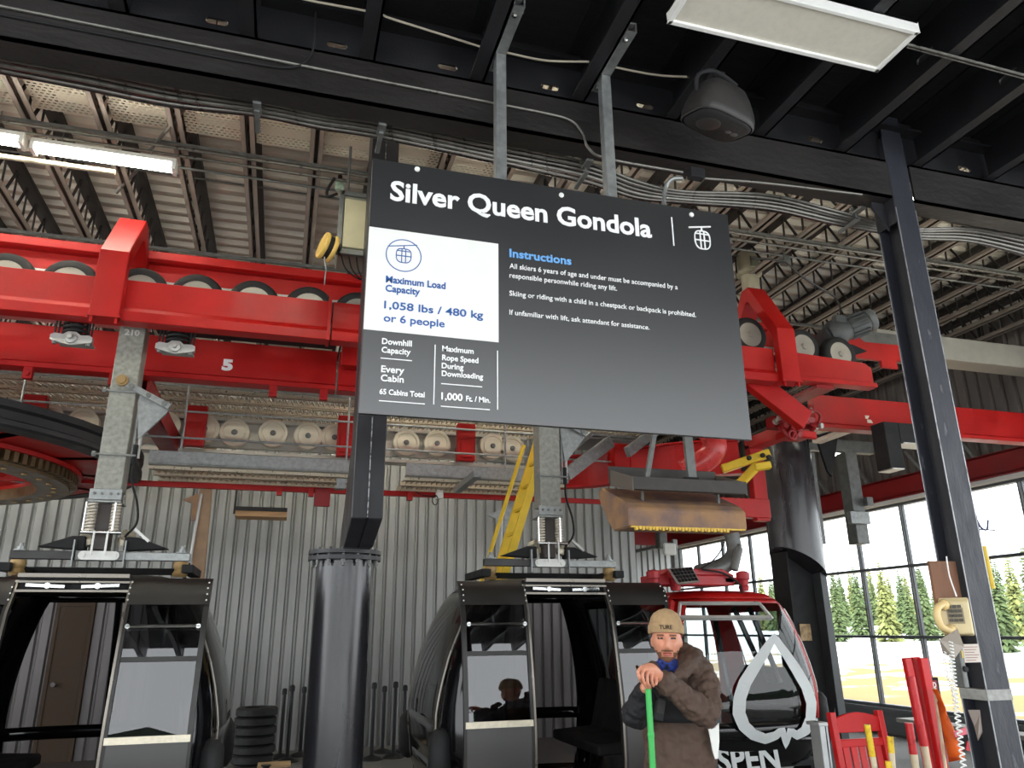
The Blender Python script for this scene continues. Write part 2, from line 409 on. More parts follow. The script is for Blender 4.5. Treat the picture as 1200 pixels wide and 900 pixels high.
# perforated panels lying across the joists
def perf_mat():
    m = mat('perforated_white_metal', (222, 216, 196), 0.5, var=0.04)
    nt = m.node_tree; N = nt.nodes; L = nt.links; b = N['Principled BSDF']; out = [n for n in N if n.type == 'OUTPUT_MATERIAL'][0]
    tc = N.new('ShaderNodeTexCoord'); sp = N.new('ShaderNodeSeparateXYZ'); L.new(tc.outputs['Object'], sp.inputs[0])
    def tri(sock, pitch, shift=None):
        a = N.new('ShaderNodeMath'); a.operation = 'DIVIDE'; L.new(sock, a.inputs[0]); a.inputs[1].default_value = pitch
        if shift is not None:
            s = N.new('ShaderNodeMath'); s.operation = 'ADD'; L.new(a.outputs[0], s.inputs[0]); L.new(shift, s.inputs[1]); a = s
        f = N.new('ShaderNodeMath'); f.operation = 'FRACT'; L.new(a.outputs[0], f.inputs[0])
        d = N.new('ShaderNodeMath'); d.operation = 'SUBTRACT'; L.new(f.outputs[0], d.inputs[0]); d.inputs[1].default_value = .5
        e = N.new('ShaderNodeMath'); e.operation = 'ABSOLUTE'; L.new(d.outputs[0], e.inputs[0]); return e.outputs[0], a.outputs[0]
    ay, raw = tri(sp.outputs['Y'], .036)
    fl = N.new('ShaderNodeMath'); fl.operation = 'FLOOR'; L.new(raw, fl.inputs[0])
    hf = N.new('ShaderNodeMath'); hf.operation = 'MULTIPLY'; L.new(fl.outputs[0], hf.inputs[0]); hf.inputs[1].default_value = .5
    ax, _ = tri(sp.outputs['X'], .042, hf.outputs[0])
    mx = N.new('ShaderNodeMath'); mx.operation = 'LESS_THAN'; L.new(ax, mx.inputs[0]); mx.inputs[1].default_value = .30
    my = N.new('ShaderNodeMath'); my.operation = 'LESS_THAN'; L.new(ay, my.inputs[0]); my.inputs[1].default_value = .22
    an = N.new('ShaderNodeMath'); an.operation = 'MULTIPLY'; L.new(mx.outputs[0], an.inputs[0]); L.new(my.outputs[0], an.inputs[1])
    tb = N.new('ShaderNodeBsdfTransparent'); ms = N.new('ShaderNodeMixShader')
    L.new(an.outputs[0], ms.inputs[0]); L.new(b.outputs[0], ms.inputs[1]); L.new(tb.outputs[0], ms.inputs[2]); L.new(ms.outputs[0], out.inputs[0])
    return m
PERF = perf_mat()
pl = ['far left', 'second from the left', 'third from the left', 'fourth from the left', 'fifth from the left', 'sixth from the left', 'seventh from the left', 'eighth from the left']
for k in range(8):
    x = -.01+.557*(k-5)
    b = MB(); b.box(x+.06, x+.50, 5.52, 5.9, ZC+.062, ZC+.066); b.box(x+.06, x+.50, 5.9, 5.904, ZC+.062, ZC+.11); b.box(x+.06, x+.50, 5.516, 5.52, ZC+.062, ZC+.11)
    o = b.build('perforated_panel', PERF); tag(o, 'slotted white metal panel between roof joists, '+pl[k]+' of the row', 'panel', 'slotted panels between the joists')

# ================================================================== DARK STEEL OVER THE BOARDING AREA
from mathutils.geometry import tessellate_polygon
def slot(cx, cz, L, h, n=6):
    r = h/2; out = []
    for i in range(n+1):
        a = -PI/2+PI*i/n; out.append((cx+L/2-r+math.cos(a)*r, cz+math.sin(a)*r))
    for i in range(n+1):
        a = PI/2+PI*i/n; out.append((cx-L/2+r+math.cos(a)*r, cz+math.sin(a)*r))
    return out
def plate_slots(mb, a0, a1, z0, z1, slots, f, th):
    """plate with real slotted holes; f(t, z, d) -> point, th = thickness"""
    outer = [(a0, z0), (a1, z0), (a1, z1), (a0, z1)]
    loops = [outer]+slots; flat = [p for l in loops for p in l]
    tri = tessellate_polygon([[Vector((p[0], p[1], 0)) for p in l] for l in loops])
    n = len(flat)
    vs = [f(p[0], p[1], 0) for p in flat]+[f(p[0], p[1], th) for p in flat]
    fs = [tuple(t) for t in tri]+[tuple(n+i for i in reversed(t)) for t in tri]
    k = 0
    for l in loops:
        m = len(l)
        for i in range(m): fs.append((k+i, k+(i+1) % m, n+k+(i+1) % m, n+k+i))
        k += m
    mb.add(vs, fs)

BEAM = mat('brown_black_beam_paint', (36, 33, 32), 0.55, var=0.3, scale=3, bump=0.25, bscale=26, stretch=(.5, 1, 1))
b = MB(); b.box(-10, 3.385, 3.20, 3.214, 4.165, 4.43); b.box(-10, 3.385, 3.2, 3.34, 4.165, 4.18); b.box(-10, 3.385, 3.2, 3.34, 4.415, 4.43)
tag(b.build('roof_beam', BEAM), 'long black steel roof beam left of the steel column, cables slung under it', 'beam')
b = MB(); b.box(3.56, 12, 3.20, 3.214, 4.165, 4.43); b.box(3.56, 12, 3.2, 3.34, 4.165, 4.18); b.box(3.56, 12, 3.2, 3.34, 4.415, 4.43)
tag(b.build('roof_beam', BEAM), 'black steel roof beam right of the steel column', 'beam')
JX = [.24+.573*k for k in range(-9, 16)]
b = MB()
for i, x in enumerate(JX[:-1]):
    plate_slots(b, x, x+.573, 4.445, 4.775, [slot(x+.385, 4.515, .105, .036)], lambda t, z, d: (t, 3.24+d, z), .012)
b.box(JX[0], JX[-1], 3.16, 3.24, 4.66, 4.675)
tag(b.build('rim_channel', BLK), 'black slotted rim channel standing on the roof beam', 'channel')
for i, x in enumerate(JX):
    b = MB()
    sl = [slot(2.55-1.15*k, 4.60, .12, .04) for k in range(3)] if x > 2.2 else []
    plate_slots(b, -2.45, 3.23, 4.445, 4.78, sl, lambda t, z, d, x=x: (x-.006+d, t, z), .012)
    b.box(x-.075, x+.006, -2.45, 3.23, 4.445, 4.456); b.box(x-.075, x+.006, -2.45, 3.23, 4.765, 4.78)
    o = b.build('ceiling_joist', BLK); tag(o, 'black steel joist under the low ceiling', 'joist', 'black joists of the low ceiling')

# the H-section column on the right
t = thing('steel_column', 'scuffed black H-section steel column carrying the wall phone', 'column', (3.47, 3.28, 0))
b = MB(); b.box(3.395, 3.545, 3.2, 3.212, 0.012, 4.77); b.build('front_flange', SCUFF, t, bevel=.002)
b = MB(); b.box(3.395, 3.545, 3.35, 3.362, 0.012, 4.77); b.build('rear_flange', SCUFF, t, bevel=.002)
b = MB(); b.box(3.465, 3.475, 3.212, 3.35, 0.012, 4.77); b.build('web', STEEL, t)
b = MB(); b.box(3.33, 3.61, 3.14, 3.42, 0, .012); b.build('base_plate', STEEL, t)
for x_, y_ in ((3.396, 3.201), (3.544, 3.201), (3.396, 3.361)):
    b = MB(); b.tube([(x_, y_, .1), (x_, y_, 4.1)], .0035, 6); b.build('edge_highlight', mat('painted_edge_highlight', (168, 170, 172), .35, metal=.6, rgb2=(70, 72, 76), thr=(.5, .7), scale=12), t)  # pale tubes stand in for the bright specular line on the flange edges
b = MB(); b.prism([(3.395, 3.98), (3.395, 4.16), (3.29, 4.16), (3.29, 4.12)], 'y', 3.27, 3.285); b.box(3.386, 3.396, 3.2, 3.36, 4.0, 4.6); b.build('gusset', STEEL, t)
for z in (4.24, 4.36):
    for y in (3.225, 3.3):
        b = MB(); b.lathe((3.388, y, z), (-1, 0, 0), [(.016, 0), (.016, .012), (.008, .012), (.008, .03)], 6); b.build('bolt', GALVD, t)
b = MB(); b.box(3.392, 3.549, 3.197, 3.365, 1.325, 1.375); b.build('tape_band', mat('grey_duct_tape', (150, 150, 146), .45, var=.2, scale=30, bump=.2), t)

# ================================================================== SIGN
SX0, SX1, SZ0, SZ1, SY = .244, 2.072, 2.518, 3.722, 3.0
sg = thing('information_sign', 'large black information sign headed Silver Queen Gondola hung from two tubes', 'sign', ((SX0+SX1)/2, SY+.012, SZ0))
SIGNM = mat('satin_black_sign_face', (24, 24, 26), 0.36, var=0.05, scale=1.5, rvar=.02, spec=1.0, coat=.6)
SIGNM.node_tree.nodes['Principled BSDF'].inputs['Coat Roughness'].default_value = .36
b = MB(); b.box(SX0, SX1, SY, SY+.02, SZ0, SZ1); b.build('panel', SIGNM, sg, bevel=.002)
yp = SY-.0015
c0 = P(433, 264, y=yp); c1 = P(584, 287, y=yp); c2 = P(583, 401, y=yp)
b = MB(); b.box(SX0+.001, c1.x, yp, SY-.0003, c2.z, (c0.z+c1.z)/2); b.build('white_panel', WHT, sg)['label'] = 'white panel on the black sign'
SGW = mat('white_lettering', (242, 242, 242), 0.5, var=.01); SGB = mat('blue_lettering', (44, 92, 160), 0.5, var=.02); SGL = mat('pale_blue_lettering', (112, 172, 232), 0.5, var=.02)
def stext(s, l, r, top, m, bold=.02, name='lettering', lab=None):
    a = P(l[0], l[1], y=SY-.002); e = P(r[0], r[1], y=SY-.002); tp = P(l[0], top, y=SY-.002)
    b = MB(); text(b, s, (a.x, SY-.003, (a.z+e.z)/2), (1, 0, 0), (0, 0, 1), tp.z-a.z, e.x-a.x, bold, .003)
    o = b.build(name, m, sg); o['label'] = lab or ('lettering reading '+s); return o
stext('Silver Queen Gondola', (457, 233), (764, 279), 210, SGW, .026)
stext('Maximum Load', (452, 330), (522, 339.5), 322, SGB, .022); stext('Capacity', (451.5, 341), (492, 346), 333, SGB, .022)
stext('1,058 lbs / 480 kg', (450, 360.5), (566, 374), 351.5, SGB, .014); stext('or 6 people', (449.5, 376), (521, 384), 367, SGB, .014)
stext('Downhill', (447.5, 402.5), (482.5, 406.5), 395.5, SGW, .022); stext('Capacity', (447, 412.5), (481, 416.5), 405.5, SGW, .022)
stext('Every', (446.5, 435.5), (473.5, 438.5), 427.5, SGW, .022); stext('Cabin', (446, 446), (473, 449), 438, SGW, .022)
stext('65 Cabins Total', (444.5, 461.5), (497.5, 466), 455, SGW, .025)
stext('Maximum', (518, 411), (555, 415), 404.5, SGW, .022); stext('Rope Speed', (518, 421.5), (560.5, 426), 415, SGW, .022)
stext('During', (517.5, 431), (543, 434), 424.5, SGW, .022); stext('Downloading', (517.5, 440), (566, 445), 433.5, SGW, .022)
stext('1,000', (517, 468), (542, 470), 459.5, SGW, .025); stext('Ft. / Min.', (546, 470), (574.5, 472.3), 463.5, SGW, .025)
stext('Instructions', (597, 301.5), (669.5, 309.8), 292, SGL, .025)
for s, l, r, tp in (('All skiers 6 years of age and under must be accompanied by a', (597, 315), (794, 338.5), 309),
                    ('responsible personwhile riding any lift.', (597, 325.5), (723, 340.5), 319.5),
                    ('Skiing or riding with a child in a chestpack or backpack is prohibited.', (597, 347), (815.5, 371), 341),
                    ('If unfamiliar with lift, ask attendant for assistance.', (597, 369), (761, 386), 363)):
    stext(s, l, r, tp, SGW, .004)
def srule(p, q, wd=.0028):
    a = P(p[0], p[1], y=SY-.002); e = P(q[0], q[1], y=SY-.002)
    b = MB(); b.bar((a.x, SY-.002, a.z), (e.x, SY-.002, e.z), wd if abs(a.x-e.x) < .05 else .003, .003 if abs(a.x-e.x) < .05 else wd, (0, 1, 0) if abs(a.x-e.x) < .05 else (0, 0, 1)); b.build('rule_line', SGW, sg)
def hrule(x0, x1, py):
    a = P(x0, py, y=SY-.002); e = P(x1, py, y=SY-.002)
    b = MB(); b.box(a.x, e.x, SY-.003, SY-.0004, a.z-.002, a.z+.002); b.build('rule_line', SGW, sg)
def vrule(px, y0, y1, wd=.002):
    a = P(px, y0, y=SY-.002); e = P(px, y1, y=SY-.002)
    b = MB(); b.box(a.x-wd, a.x+wd, SY-.003, SY-.0004, e.z, a.z); b.build('rule_line', SGW, sg)
hrule(446, 483, 419.5); hrule(444, 498, 469.5); hrule(517, 565, 449.5); hrule(516.5, 574, 476)
vrule(510, 404, 474); vrule(583, 411, 480); vrule(787, 254.5, 287.5, .003)
def gondola_icon(cx, cz, wd, ht, m, lw, circ=None, lab=None):
    b = MB(); y = SY-.0025
    pts = []
    for k in range(29):
        a = 2*PI*k/28; ca, sa = math.cos(a), math.sin(a); e = 2/3.2
        pts.append((cx+wd/2*math.copysign(abs(ca)**e, ca)*(1-.1*(sa < 0)*abs(sa)), y, cz+ht/2*math.copysign(abs(sa)**e, sa)))
    b.tube(pts[:-1], lw, 6, closed=True)
    for dx in (-.13, .13): b.tube([(cx+dx*wd, y, cz-ht/2), (cx+dx*wd, y, cz+ht/2)], lw, 6)
    b.tube([(cx-wd/2, y, cz-.02*ht), (cx+wd/2, y, cz-.02*ht)], lw, 6); b.tube([(cx-wd*.42, y, cz+.33*ht), (cx+wd*.42, y, cz+.33*ht)], lw, 6)
    b.tube([(cx, y, cz+ht/2), (cx, y, cz+ht*.68)], lw*1.3, 6)
    if circ:
        b.tube([(cx+circ*math.cos(2*PI*k/48), y, cz+.02*ht+circ*math.sin(2*PI*k/48)) for k in range(48)], lw, 6, closed=True)
        b.tube([(cx-circ*.92, y, cz+ht*.55), (cx+circ*.75, y, cz+ht*.88)], lw, 6)
    else: b.tube([(cx-wd*.85, y, cz+ht*.60), (cx+wd*.62, y, cz+ht*.82)], lw*1.2, 6)
    b.build('gondola_emblem', m, sg, 40)['label'] = lab
q = P(823, 281.5, y=SY); gondola_icon(q.x, q.z, .086, .102, SGW, .0038, None, 'white gondola emblem at the top right of the sign')
q = P(473, 300, y=SY); gondola_icon(q.x, q.z, .066, .068, SGB, .0022, .077, 'blue gondola emblem in a circle')
for px in ((489, 198), (658, 228.5), (810.5, 251.5), (870, 505), (650, 487), (430, 470)):
    q = P(px[0], px[1], y=SY-.003)
    if px[1] > 300: continue
    b = MB(); b.lathe((q.x, SY, q.z), (0, -1, 0), [(.013, 0), (.013, .004), (.009, .008)], 14); b.build('screw_cap', WHT, sg, 30)
# two hanger tubes, each a square tube under a cross piece bolted to a joist
for cx, jx in ((.858, .79), (1.435, 1.365)):
    o = MB(); o.box(cx-.027, cx+.027, SY+.02, SY+.074, 3.45, 4.475)
    o = o.build('hanger_tube', GALV, sg, bevel=.004)
    k = MB(); A = .027; I = .021
    for s in (0, 1):
        pass
    y0, y1 = 2.70, 3.16; zc = 4.50
    k.box(cx-A, cx-I, y0, y1, zc-A, zc+A); k.box(cx+I, cx+A, y0, y1, zc-A, zc+A); k.box(cx-A, cx+A, y0, y1, zc-A, zc-I); k.box(cx-A, cx+A, y0, y1, zc+I, zc+A)
    k = k.build('cross_tube', GALV, o, bevel=.002)
    for yy in (2.76, 3.12):
        n = MB(); n.lathe((cx+.027, yy, zc), (1, 0, 0), [(.013, 0), (.013, .008), (.007, .016)], 6)
        n.lathe((cx-.006, yy, zc-.0271), (0, 0, -1), [(.013, 0), (.013, .008), (.007, .014)], 8); n.build('bolt', CHROME, o)

# ================================================================== CEILING LIGHT, SPEAKER
LZ = 4.385
a = P(783, 26, z=LZ); e = P(1024, 86, z=LZ); r = P(1081, 39, z=LZ)
x0, x1, y1, y0 = a.x, (e.x+r.x)/2, (a.y+e.y)/2, r.y
t = thing('ceiling_light', 'white rectangular ceiling light, unlit, under the black joists', 'light', ((x0+x1)/2, (y0+y1)/2, LZ))
b = MB(); wv = .022
b.box(x0, x1, y0, y0+wv, LZ, LZ+.062); b.box(x0, x1, y1-wv, y1, LZ, LZ+.062); b.box(x0, x0+wv, y0, y1, LZ, LZ+.062); b.box(x1-wv, x1, y0, y1, LZ, LZ+.062); b.box(x0, x1, y0, y1, LZ+.05, LZ+.062)
b.build('housing', WHT, t, bevel=.003)
b = MB(); b.box(x0+wv, x1-wv, y0+wv, y1-wv, LZ+.012, LZ+.018); b.build('diffuser', mat('prismatic_diffuser', (214, 210, 196), .5, var=.05, scale=30, bump=.1, bscale=300), t)
# speaker: a rounded, tapering box pointing down and forward
q = P(846, 140, y=2.8)
t = thing('loudspeaker', 'dark grey loudspeaker hanging on a bracket from the black joists', 'speaker', (q.x, 2.8, 4.06))
ax = Vector((-.10, .20, -.97)).normalized(); sx = Vector((1, .25, -.05)).normalized(); sx = (sx-ax*sx.dot(ax)).normalized(); sy = ax.cross(sx)
def sup(c, a, bb, n=28, e=2/3.4):
    out = []
    for k in range(n):
        th = 2*PI*k/n; ca, sa = math.cos(th), math.sin(th)
        out.append(c+sx*a*math.copysign(abs(ca)**e, ca)+sy*bb*math.copysign(abs(sa)**e, sa))
    return out
cB = Vector((q.x, 2.78, 4.30))
prof = [(-.035, .05, .035), (-.02, .095, .06), (.0, .125, .085), (.05, .155, .105), (.11, .178, .12), (.15, .187, .126), (.185, .188, .126), (.192, .18, .119)]
b = MB(); vs = []; fs = []
for h, a_, b_ in prof: vs += sup(cB+ax*h, a_, b_)
n = 28
for k in range(len(prof)-1):
    for i in range(n): j = (i+1) % n; fs.append((k*n+i, k*n+j, (k+1)*n+j, (k+1)*n+i))
fs.append(tuple(range(n-1, -1, -1)))
b.add(vs, fs); b.build('housing', mat('dark_grey_speaker_plastic', (46, 44, 43), .5, var=.12, scale=20, bump=.08, bscale=200), t, 50)
b = MB(); v1 = sup(cB+ax*.192, .172, .115)+sup(cB+ax*.205, .155, .10); b.add(v1, [(i, (i+1) % n, n+(i+1) % n, n+i) for i in range(n)]+[tuple(range(n, 2*n))])
b.build('grille', mat('speaker_grille', (30, 30, 31), .6, var=.2, scale=60, bump=.3, bscale=500), t, 50)
b = MB(); b.lathe(cB+ax*.203+sx*(-.06)+sy*0, ax, [(.062, 0), (.062, .004), (.052, .008), (.02, .003), (.001, .006)], 24); b.build('woofer_cone', mat('speaker_cone', (60, 58, 56), .35, var=.1), t, 50)
for d_, rr in ((.07, .016), (.11, .02)):
    b = MB(); b.lathe(cB+ax*.203+sx*d_+sy*.01, ax, [(rr, 0), (rr, .003), (rr*.6, .006)], 16); b.build('tweeter', GALVD, t, 50)
b = MB(); b.tube(curve_pts([cB+sx*(-.15)+ax*.09, cB+sx*(-.165)-ax*.01, cB+sx*(-.09)-ax*.075, cB+sx*.0-ax*.085, cB+sx*.10-ax*.07]), .011, 8)
b.box(q.x-.02, q.x+.05, 2.80, 2.88, 4.36, 4.445); b.build('bracket', BLKM, t)

# ================================================================== CONDUITS AND CABLES
def pipe(name, label, cat, pix, r, m, y=None, z=None, n=8, group=None, smoothc=True):
    pts = [P(p[0], p[1], y=(p[2] if len(p) > 2 else y)) if z is None else P(p[0], p[1], z=(p[2] if len(p) > 2 else z)) for p in pix]
    b = MB(); b.tube(curve_pts(pts) if smoothc and len(pts) > 2 else pts, r, n)
    o = b.build(name, m, None, 40); return tag(o, label, cat, group)
CON = mat('worn_conduit', (120, 118, 112), .35, metal=.6, var=.25, scale=20)
pipe('conduit', 'thin conduit running along the face of the black roof beam and bending under it', 'conduit', [(-60, -5), (150, 37), (300, 66), (395, 85), (579, 121), (640, 133), (668, 141), (682, 155), (690, 174), (712, 186), (800, 202)], .0075, CON, y=3.188)
pipe('conduit', 'second thin conduit below the first on the roof beam, at the upper left', 'conduit', [(-60, 5), (150, 46), (285, 72), (340, 79), (362, 68), (369, 45), (370, 14)], .006, BLKM, y=3.186)
pipe('conduit', 'conduit running right from the small junction box to the steel column', 'conduit', [(824, 209), (900, 215), (1010, 228)], .007, CON, y=3.19)
b = MB(); q = P(814, 206, y=3.19); b.box(q.x-.045, q.x+.045, 3.15, 3.2, q.z-.03, q.z+.03); tag(b.build('junction_box', BLKM, bevel=.004), 'small black junction box on the lower edge of the roof beam', 'box')
pipe('conduit', 'short pale conduit elbow curling down from the junction box behind the sign', 'conduit', [(800, 209, 3.15), (788, 210, 3.17), (780, 220, 3.2), (778, 238, 3.2), (778, 262, 3.2)], .012, GALV, y=3.16)
pipe('cable', 'off-white cable strung through the black joists near the ceiling', 'cable', [(330, -8), (365, 1), (440, 15), (456, 21), (510, 38), (574, 58), (595, 62), (640, 71), (698, 73), (722, 79), (770, 88), (819, 91), (840, 96)], .006, mat('off_white_cable', (206, 196, 176), .5), z=4.62)
pipe('conduit', 'conduit crossing under the black joists right of the ceiling light', 'conduit', [(1060, 51), (1140, 72), (1230, 96)], .007, CON, z=4.436)
pipe('conduit', 'twin conduit beside it under the black joists, upper right', 'conduit', [(1062, 55), (1140, 76), (1230, 100)], .005, CON, z=4.438)
pipe('conduit', 'thick dark pipe behind the roof beam right of the steel column', 'pipe', [(1000, 226), (1072, 246), (1135, 262), (1240, 288)], .024, CON, y=3.44)
CAB = mat('black_cable', (50, 49, 48), .3, var=.25, scale=12)
random.seed(3)
lo = [(-40, 46, 76), (0, 55, 85), (100, 74, 104), (200, 96, 124), (303, 114, 136), (375, 130, 150), (447, 140, 162), (579, 168, 190), (687, 190, 214), (745, 212, 232), (800, 224, 238), (900, 228, 246), (975, 246, 262), (1030, 260, 272), (1075, 268, 280), (1140, 268, 284), (1220, 282, 304)]
for k in range(14):
    f = k/13
    pix = []
    for (px, a_, b_) in lo:
        pix.append((px, a_+(b_-a_)*min(1, max(0, f+random.uniform(-.03, .03))), 3.42+.020*((k*5) % 14)+.003*random.random()))
    nm = ['topmost', 'second', 'third', 'fourth', 'fifth', 'sixth', 'seventh', 'eighth', 'ninth', 'tenth', 'eleventh', 'twelfth', 'thirteenth', 'lowest'][k]
    pipe('cable', 'black cable slung under the roof beam in the long bundle', 'cable', pix, random.choice([.007, .009, .011]), CAB if k % 3 else CON, y=3.45, group='cables slung under the roof beam')  # every third cable is paler, standing in for highlights on the bundle
for k, (px, py) in enumerate(((303, 117), (447, 143), (686, 189), (1002, 245))):
    q = P(px, py, y=3.40); b = MB(); b.cyl((q.x, 3.40, q.z-.07), (q.x, 3.40, 4.166), .006, n=8); b.box(q.x-.02, q.x+.02, 3.33, 3.42, 4.15, 4.165); b.box(q.x-.03, q.x+.03, 3.385, 3.415, q.z-.01, q.z+.01); b.box(q.x-.012, q.x+.012, 3.38, 3.56, q.z-.085, q.z-.07)
    tag(b.build('cable_clamp', GALVD), ['small cable clamp under the roof beam, leftmost', 'small cable clamp under the roof beam above the sign corner', 'small cable clamp under the roof beam behind the right hanger tube', 'small cable clamp under the roof beam beside the steel column'][k], 'clamp')
# sprinkler pipes across the hall roof
for k, (pa, pb, pc) in enumerate((((40, 141), (284, 185), (432, 214)), ((0, 147), (300, 197), (431, 219)))):
    ys = [P(p[0], p[1], z=5.53).y for p in (pa, pb, pc)]; y = sum(ys)/3
    b = MB(); b.cyl((-7, y, 5.53), (8.3, y, 5.53), .014, n=10)
    o = b.build('sprinkler_pipe', CON, None, 40); tag(o, ['thin pale pipe under the high roof joists, the upper of two', 'thin pale pipe under the high roof joists, the lower of two'][k], 'pipe')
q = P(398, 216, z=5.53)
t = thing('fire_sprinkler', 'small green sprinkler head on the thin roof pipes left of the sign', 'sprinkler', (q.x, q.y, 5.46))
b = MB(); b.lathe((q.x, q.y, 5.47), (0, 0, 1), [(.03, 0), (.045, .02), (.035, .08), (.015, .09)], 14); b.build('bulb_guard', mat('sea_green_glass', (150, 170, 150), .2), t, 40)
b = MB(); b.cyl((q.x, q.y, 5.55), (q.x, q.y, 5.62), .02, n=10); b.cyl((q.x-.05, q.y, 5.575), (q.x+.05, q.y, 5.575), .012, n=8); b.build('fitting', BLKM, t)
for k, (pa, pb) in enumerate((((238, 101), (174, 178)), ((160, 200), (136, 226)))):
    b = MB(); b.cyl(P(*pa, z=5.7), P(*pb, z=5.55), .016, n=8); tag(b.build('sway_brace', CON), ['slanting pipe brace crossing the slotted roof panels', 'short slanting pipe brace below the strip light'][k], 'brace')
# lit strip lights, upper left
TUBE = glow('lit_fluorescent_tube', (255, 250, 232), 25.0)
def strip(px0, px1, lab):
    a = P(px0[0], px0[1], z=5.35); e = P(px1[0], px1[1], z=5.35); y = (a.y+e.y)/2 if a.x > -3 else e.y
    t = thing('strip_light', lab, 'light', ((a.x+e.x)/2, y, 5.30))
    b = MB(); b.prism([(y-.06, 5.375), (y+.06, 5.375), (y+.045, 5.42), (y-.045, 5.42)], 'x', a.x, e.x); b.build('housing', WHT, t)
    for s in (-.028, .028):
        b = MB(); b.cyl((a.x+.03, y+s, 5.345), (e.x-.03, y+s, 5.345), .018, n=12); b.build('fluorescent_tube', TUBE, t, 40)
    for x in (a.x, e.x-.03):
        b = MB(); b.box(x, x+.03, y-.06, y+.06, 5.315, 5.38); b.build('end_cap', WHT, t)
    for xx in (a.x+.2, e.x-.2):
        b = MB(); b.cyl((xx, y, 5.42), (xx, y, 5.61), .005, n=6); b.build('hanging_rod', GALVD, t)
strip((36, 171), (207, 200), 'lit fluorescent strip light hanging under the roof joists, the whole one')
q1 = P(36, 171, z=5.35); q2 = P(207, 200, z=5.35)
b0 = P(-140, 142, z=5.35)
strip((-140, 142), (29, 168), 'lit fluorescent strip light cut by the left edge of the view')
pipe('conduit', 'pale dead tube hanging just below the lit strip light', 'tube', [(-20, 180), (135, 202)], .022, mat('unlit_tube', (190, 184, 160), .3), z=5.3)

def added_strip(x0, x1, y, z, lab, up=1):  # extra fixtures added out of view to brighten the dark hall
    t = thing('strip_light', lab, 'light', ((x0+x1)/2, y, z-.05), 'added strip lights brightening the hall')
    b = MB(); b.prism([(y-.06, z+.03*up), (y+.06, z+.03*up), (y+.045, z+.07*up), (y-.045, z+.07*up)], 'x', x0, x1); b.build('housing', WHT, t)
    for s in (-.028, .028):
        b = MB(); b.cyl((x0+.03, y+s, z), (x1-.03, y+s, z), .018, n=12); b.build('fluorescent_tube', TUBE, t, 40)
    for xx in (x0+.2, x1-.2):
        b = MB(); b.cyl((xx, y, z+.07*up), (xx, y, ZC-.02), .005, n=6); b.build('hanging_rod', GALVD, t)
def light_rail(y, z0, lab):  # rails to hang the added strip lights; one also runs by the visible pair
    b = MB(); b.box(-9.5, 9.3, y-.02, y+.02, ZC-.03, ZC+.001); tag(b.build('lighting_rail', GALVD), lab, 'rail')
light_rail(4.35, ZC, 'thin rail under the roof joists just behind the black roof beam, holding the added strip lights'); light_rail(8.0, ZC, 'thin rail under the roof joists behind the red conveyor, holding the added strip lights'); light_rail(6.0, ZC, 'thin rail under the roof joists beside the visible strip lights')
for x0, l in ((-3.4, 'leftmost'), (-.9, 'second'), (1.6, 'third'), (4.1, 'rightmost')): added_strip(x0, x0+1.3, 4.35, 5.05, l+' added strip light of the unseen lit row just behind the black roof beam', -1 if x0 > 0 else 1)
for x0, y in ((6.6, 4.35), (8.1, 4.35)): added_strip(x0, x0+1.3, y, 5.0, 'added lit strip light brightening the hall beyond the right edge of the view', -1)
light_rail(11.2, ZC, 'thin rail under the roof joists in front of the back wall, holding the added strip lights')
for x0 in (-4.2, -2.0, .4, 2.6): added_strip(x0, x0+1.3, 11.2, 5.25, 'added lit strip light in front of the back wall, hidden behind the red rails')
for x0 in (.7, 2.2): added_strip(x0, x0+1.3, 8.0, 5.2, 'added lit strip light brightening the hall, hidden behind the large sign')
for x0 in (-8.5, -6.5): 
    for y in (6.0, 8.0): added_strip(x0, x0+1.3, y, 5.2, 'added lit strip light brightening the hall beyond the left edge of the view')

# ================================================================== CABIN CONVEYOR: RED RAILS
FP = [(6.0, 4.31), (6.09, 4.31), (6.09, 3.95), (5.955, 3.95), (5.955, 4.03), (6.0, 4.075)]
def rail(prof, a, bx, lab, m=RED, name='red_rail'):
    b = MB(); b.prism(prof, 'x', a, bx); return tag(b.build(name, m, bevel=.004), lab, 'rail')
rail(FP, -4.6, .20, 'upper front red rail of the conveyor, left of the sign')
rail(FP, .23, 4.50, 'upper front red rail of the conveyor, mostly behind the sign')
b = MB(); b.prism([(4.74, 4.30), (5.58, 4.26), (5.66, 4.21), (5.66, 4.03), (4.70, 4.03)], 'y', 6.0, 6.09); b.box(4.70, 5.66, 5.955, 6.09, 3.99, 4.035)
tag(b.build('red_rail', RED, bevel=.004), 'short red rail with a rounded end, right of the sign below two tyres', 'rail')
for x, l in ((.205, 'thin red joint plate between the upper front rails beside the sign'),):
    b = MB(); b.box(x-.012, x+.012, 5.93, 6.1, 3.94, 4.33); tag(b.build('joint_plate', RED), l, 'plate')
RP = [(6.66, 4.59), (6.74, 4.59), (6.74, 4.86), (6.57, 4.86), (6.57, 4.785), (6.60, 4.77), (6.66, 4.77)]
rail(RP, -4.6, 4.9, 'upper rear red rail behind the row of tyres'); 
b = MB(); b.prism([(4.85, 4.80), (5.9, 4.80), (6.02, 4.86), (6.12, 4.86), (6.2, 4.79), (6.78, 4.80), (6.80, 4.60), (6.62, 4.60), (6.62, 4.50), (6.4, 4.50), (6.4, 4.58), (4.85, 4.60)], 'y', 6.62, 6.66)
tag(b.build('red_plate', RED, bevel=.003), 'flat red plate behind the drive motor', 'plate')
b = MB(); b.box(5.95, 6.9, 6.72, 6.76, 4.62, 4.98); tag(b.build('grey_plate', GALVD, bevel=.003), 'grey plate standing behind the red plate right of the motor', 'plate')
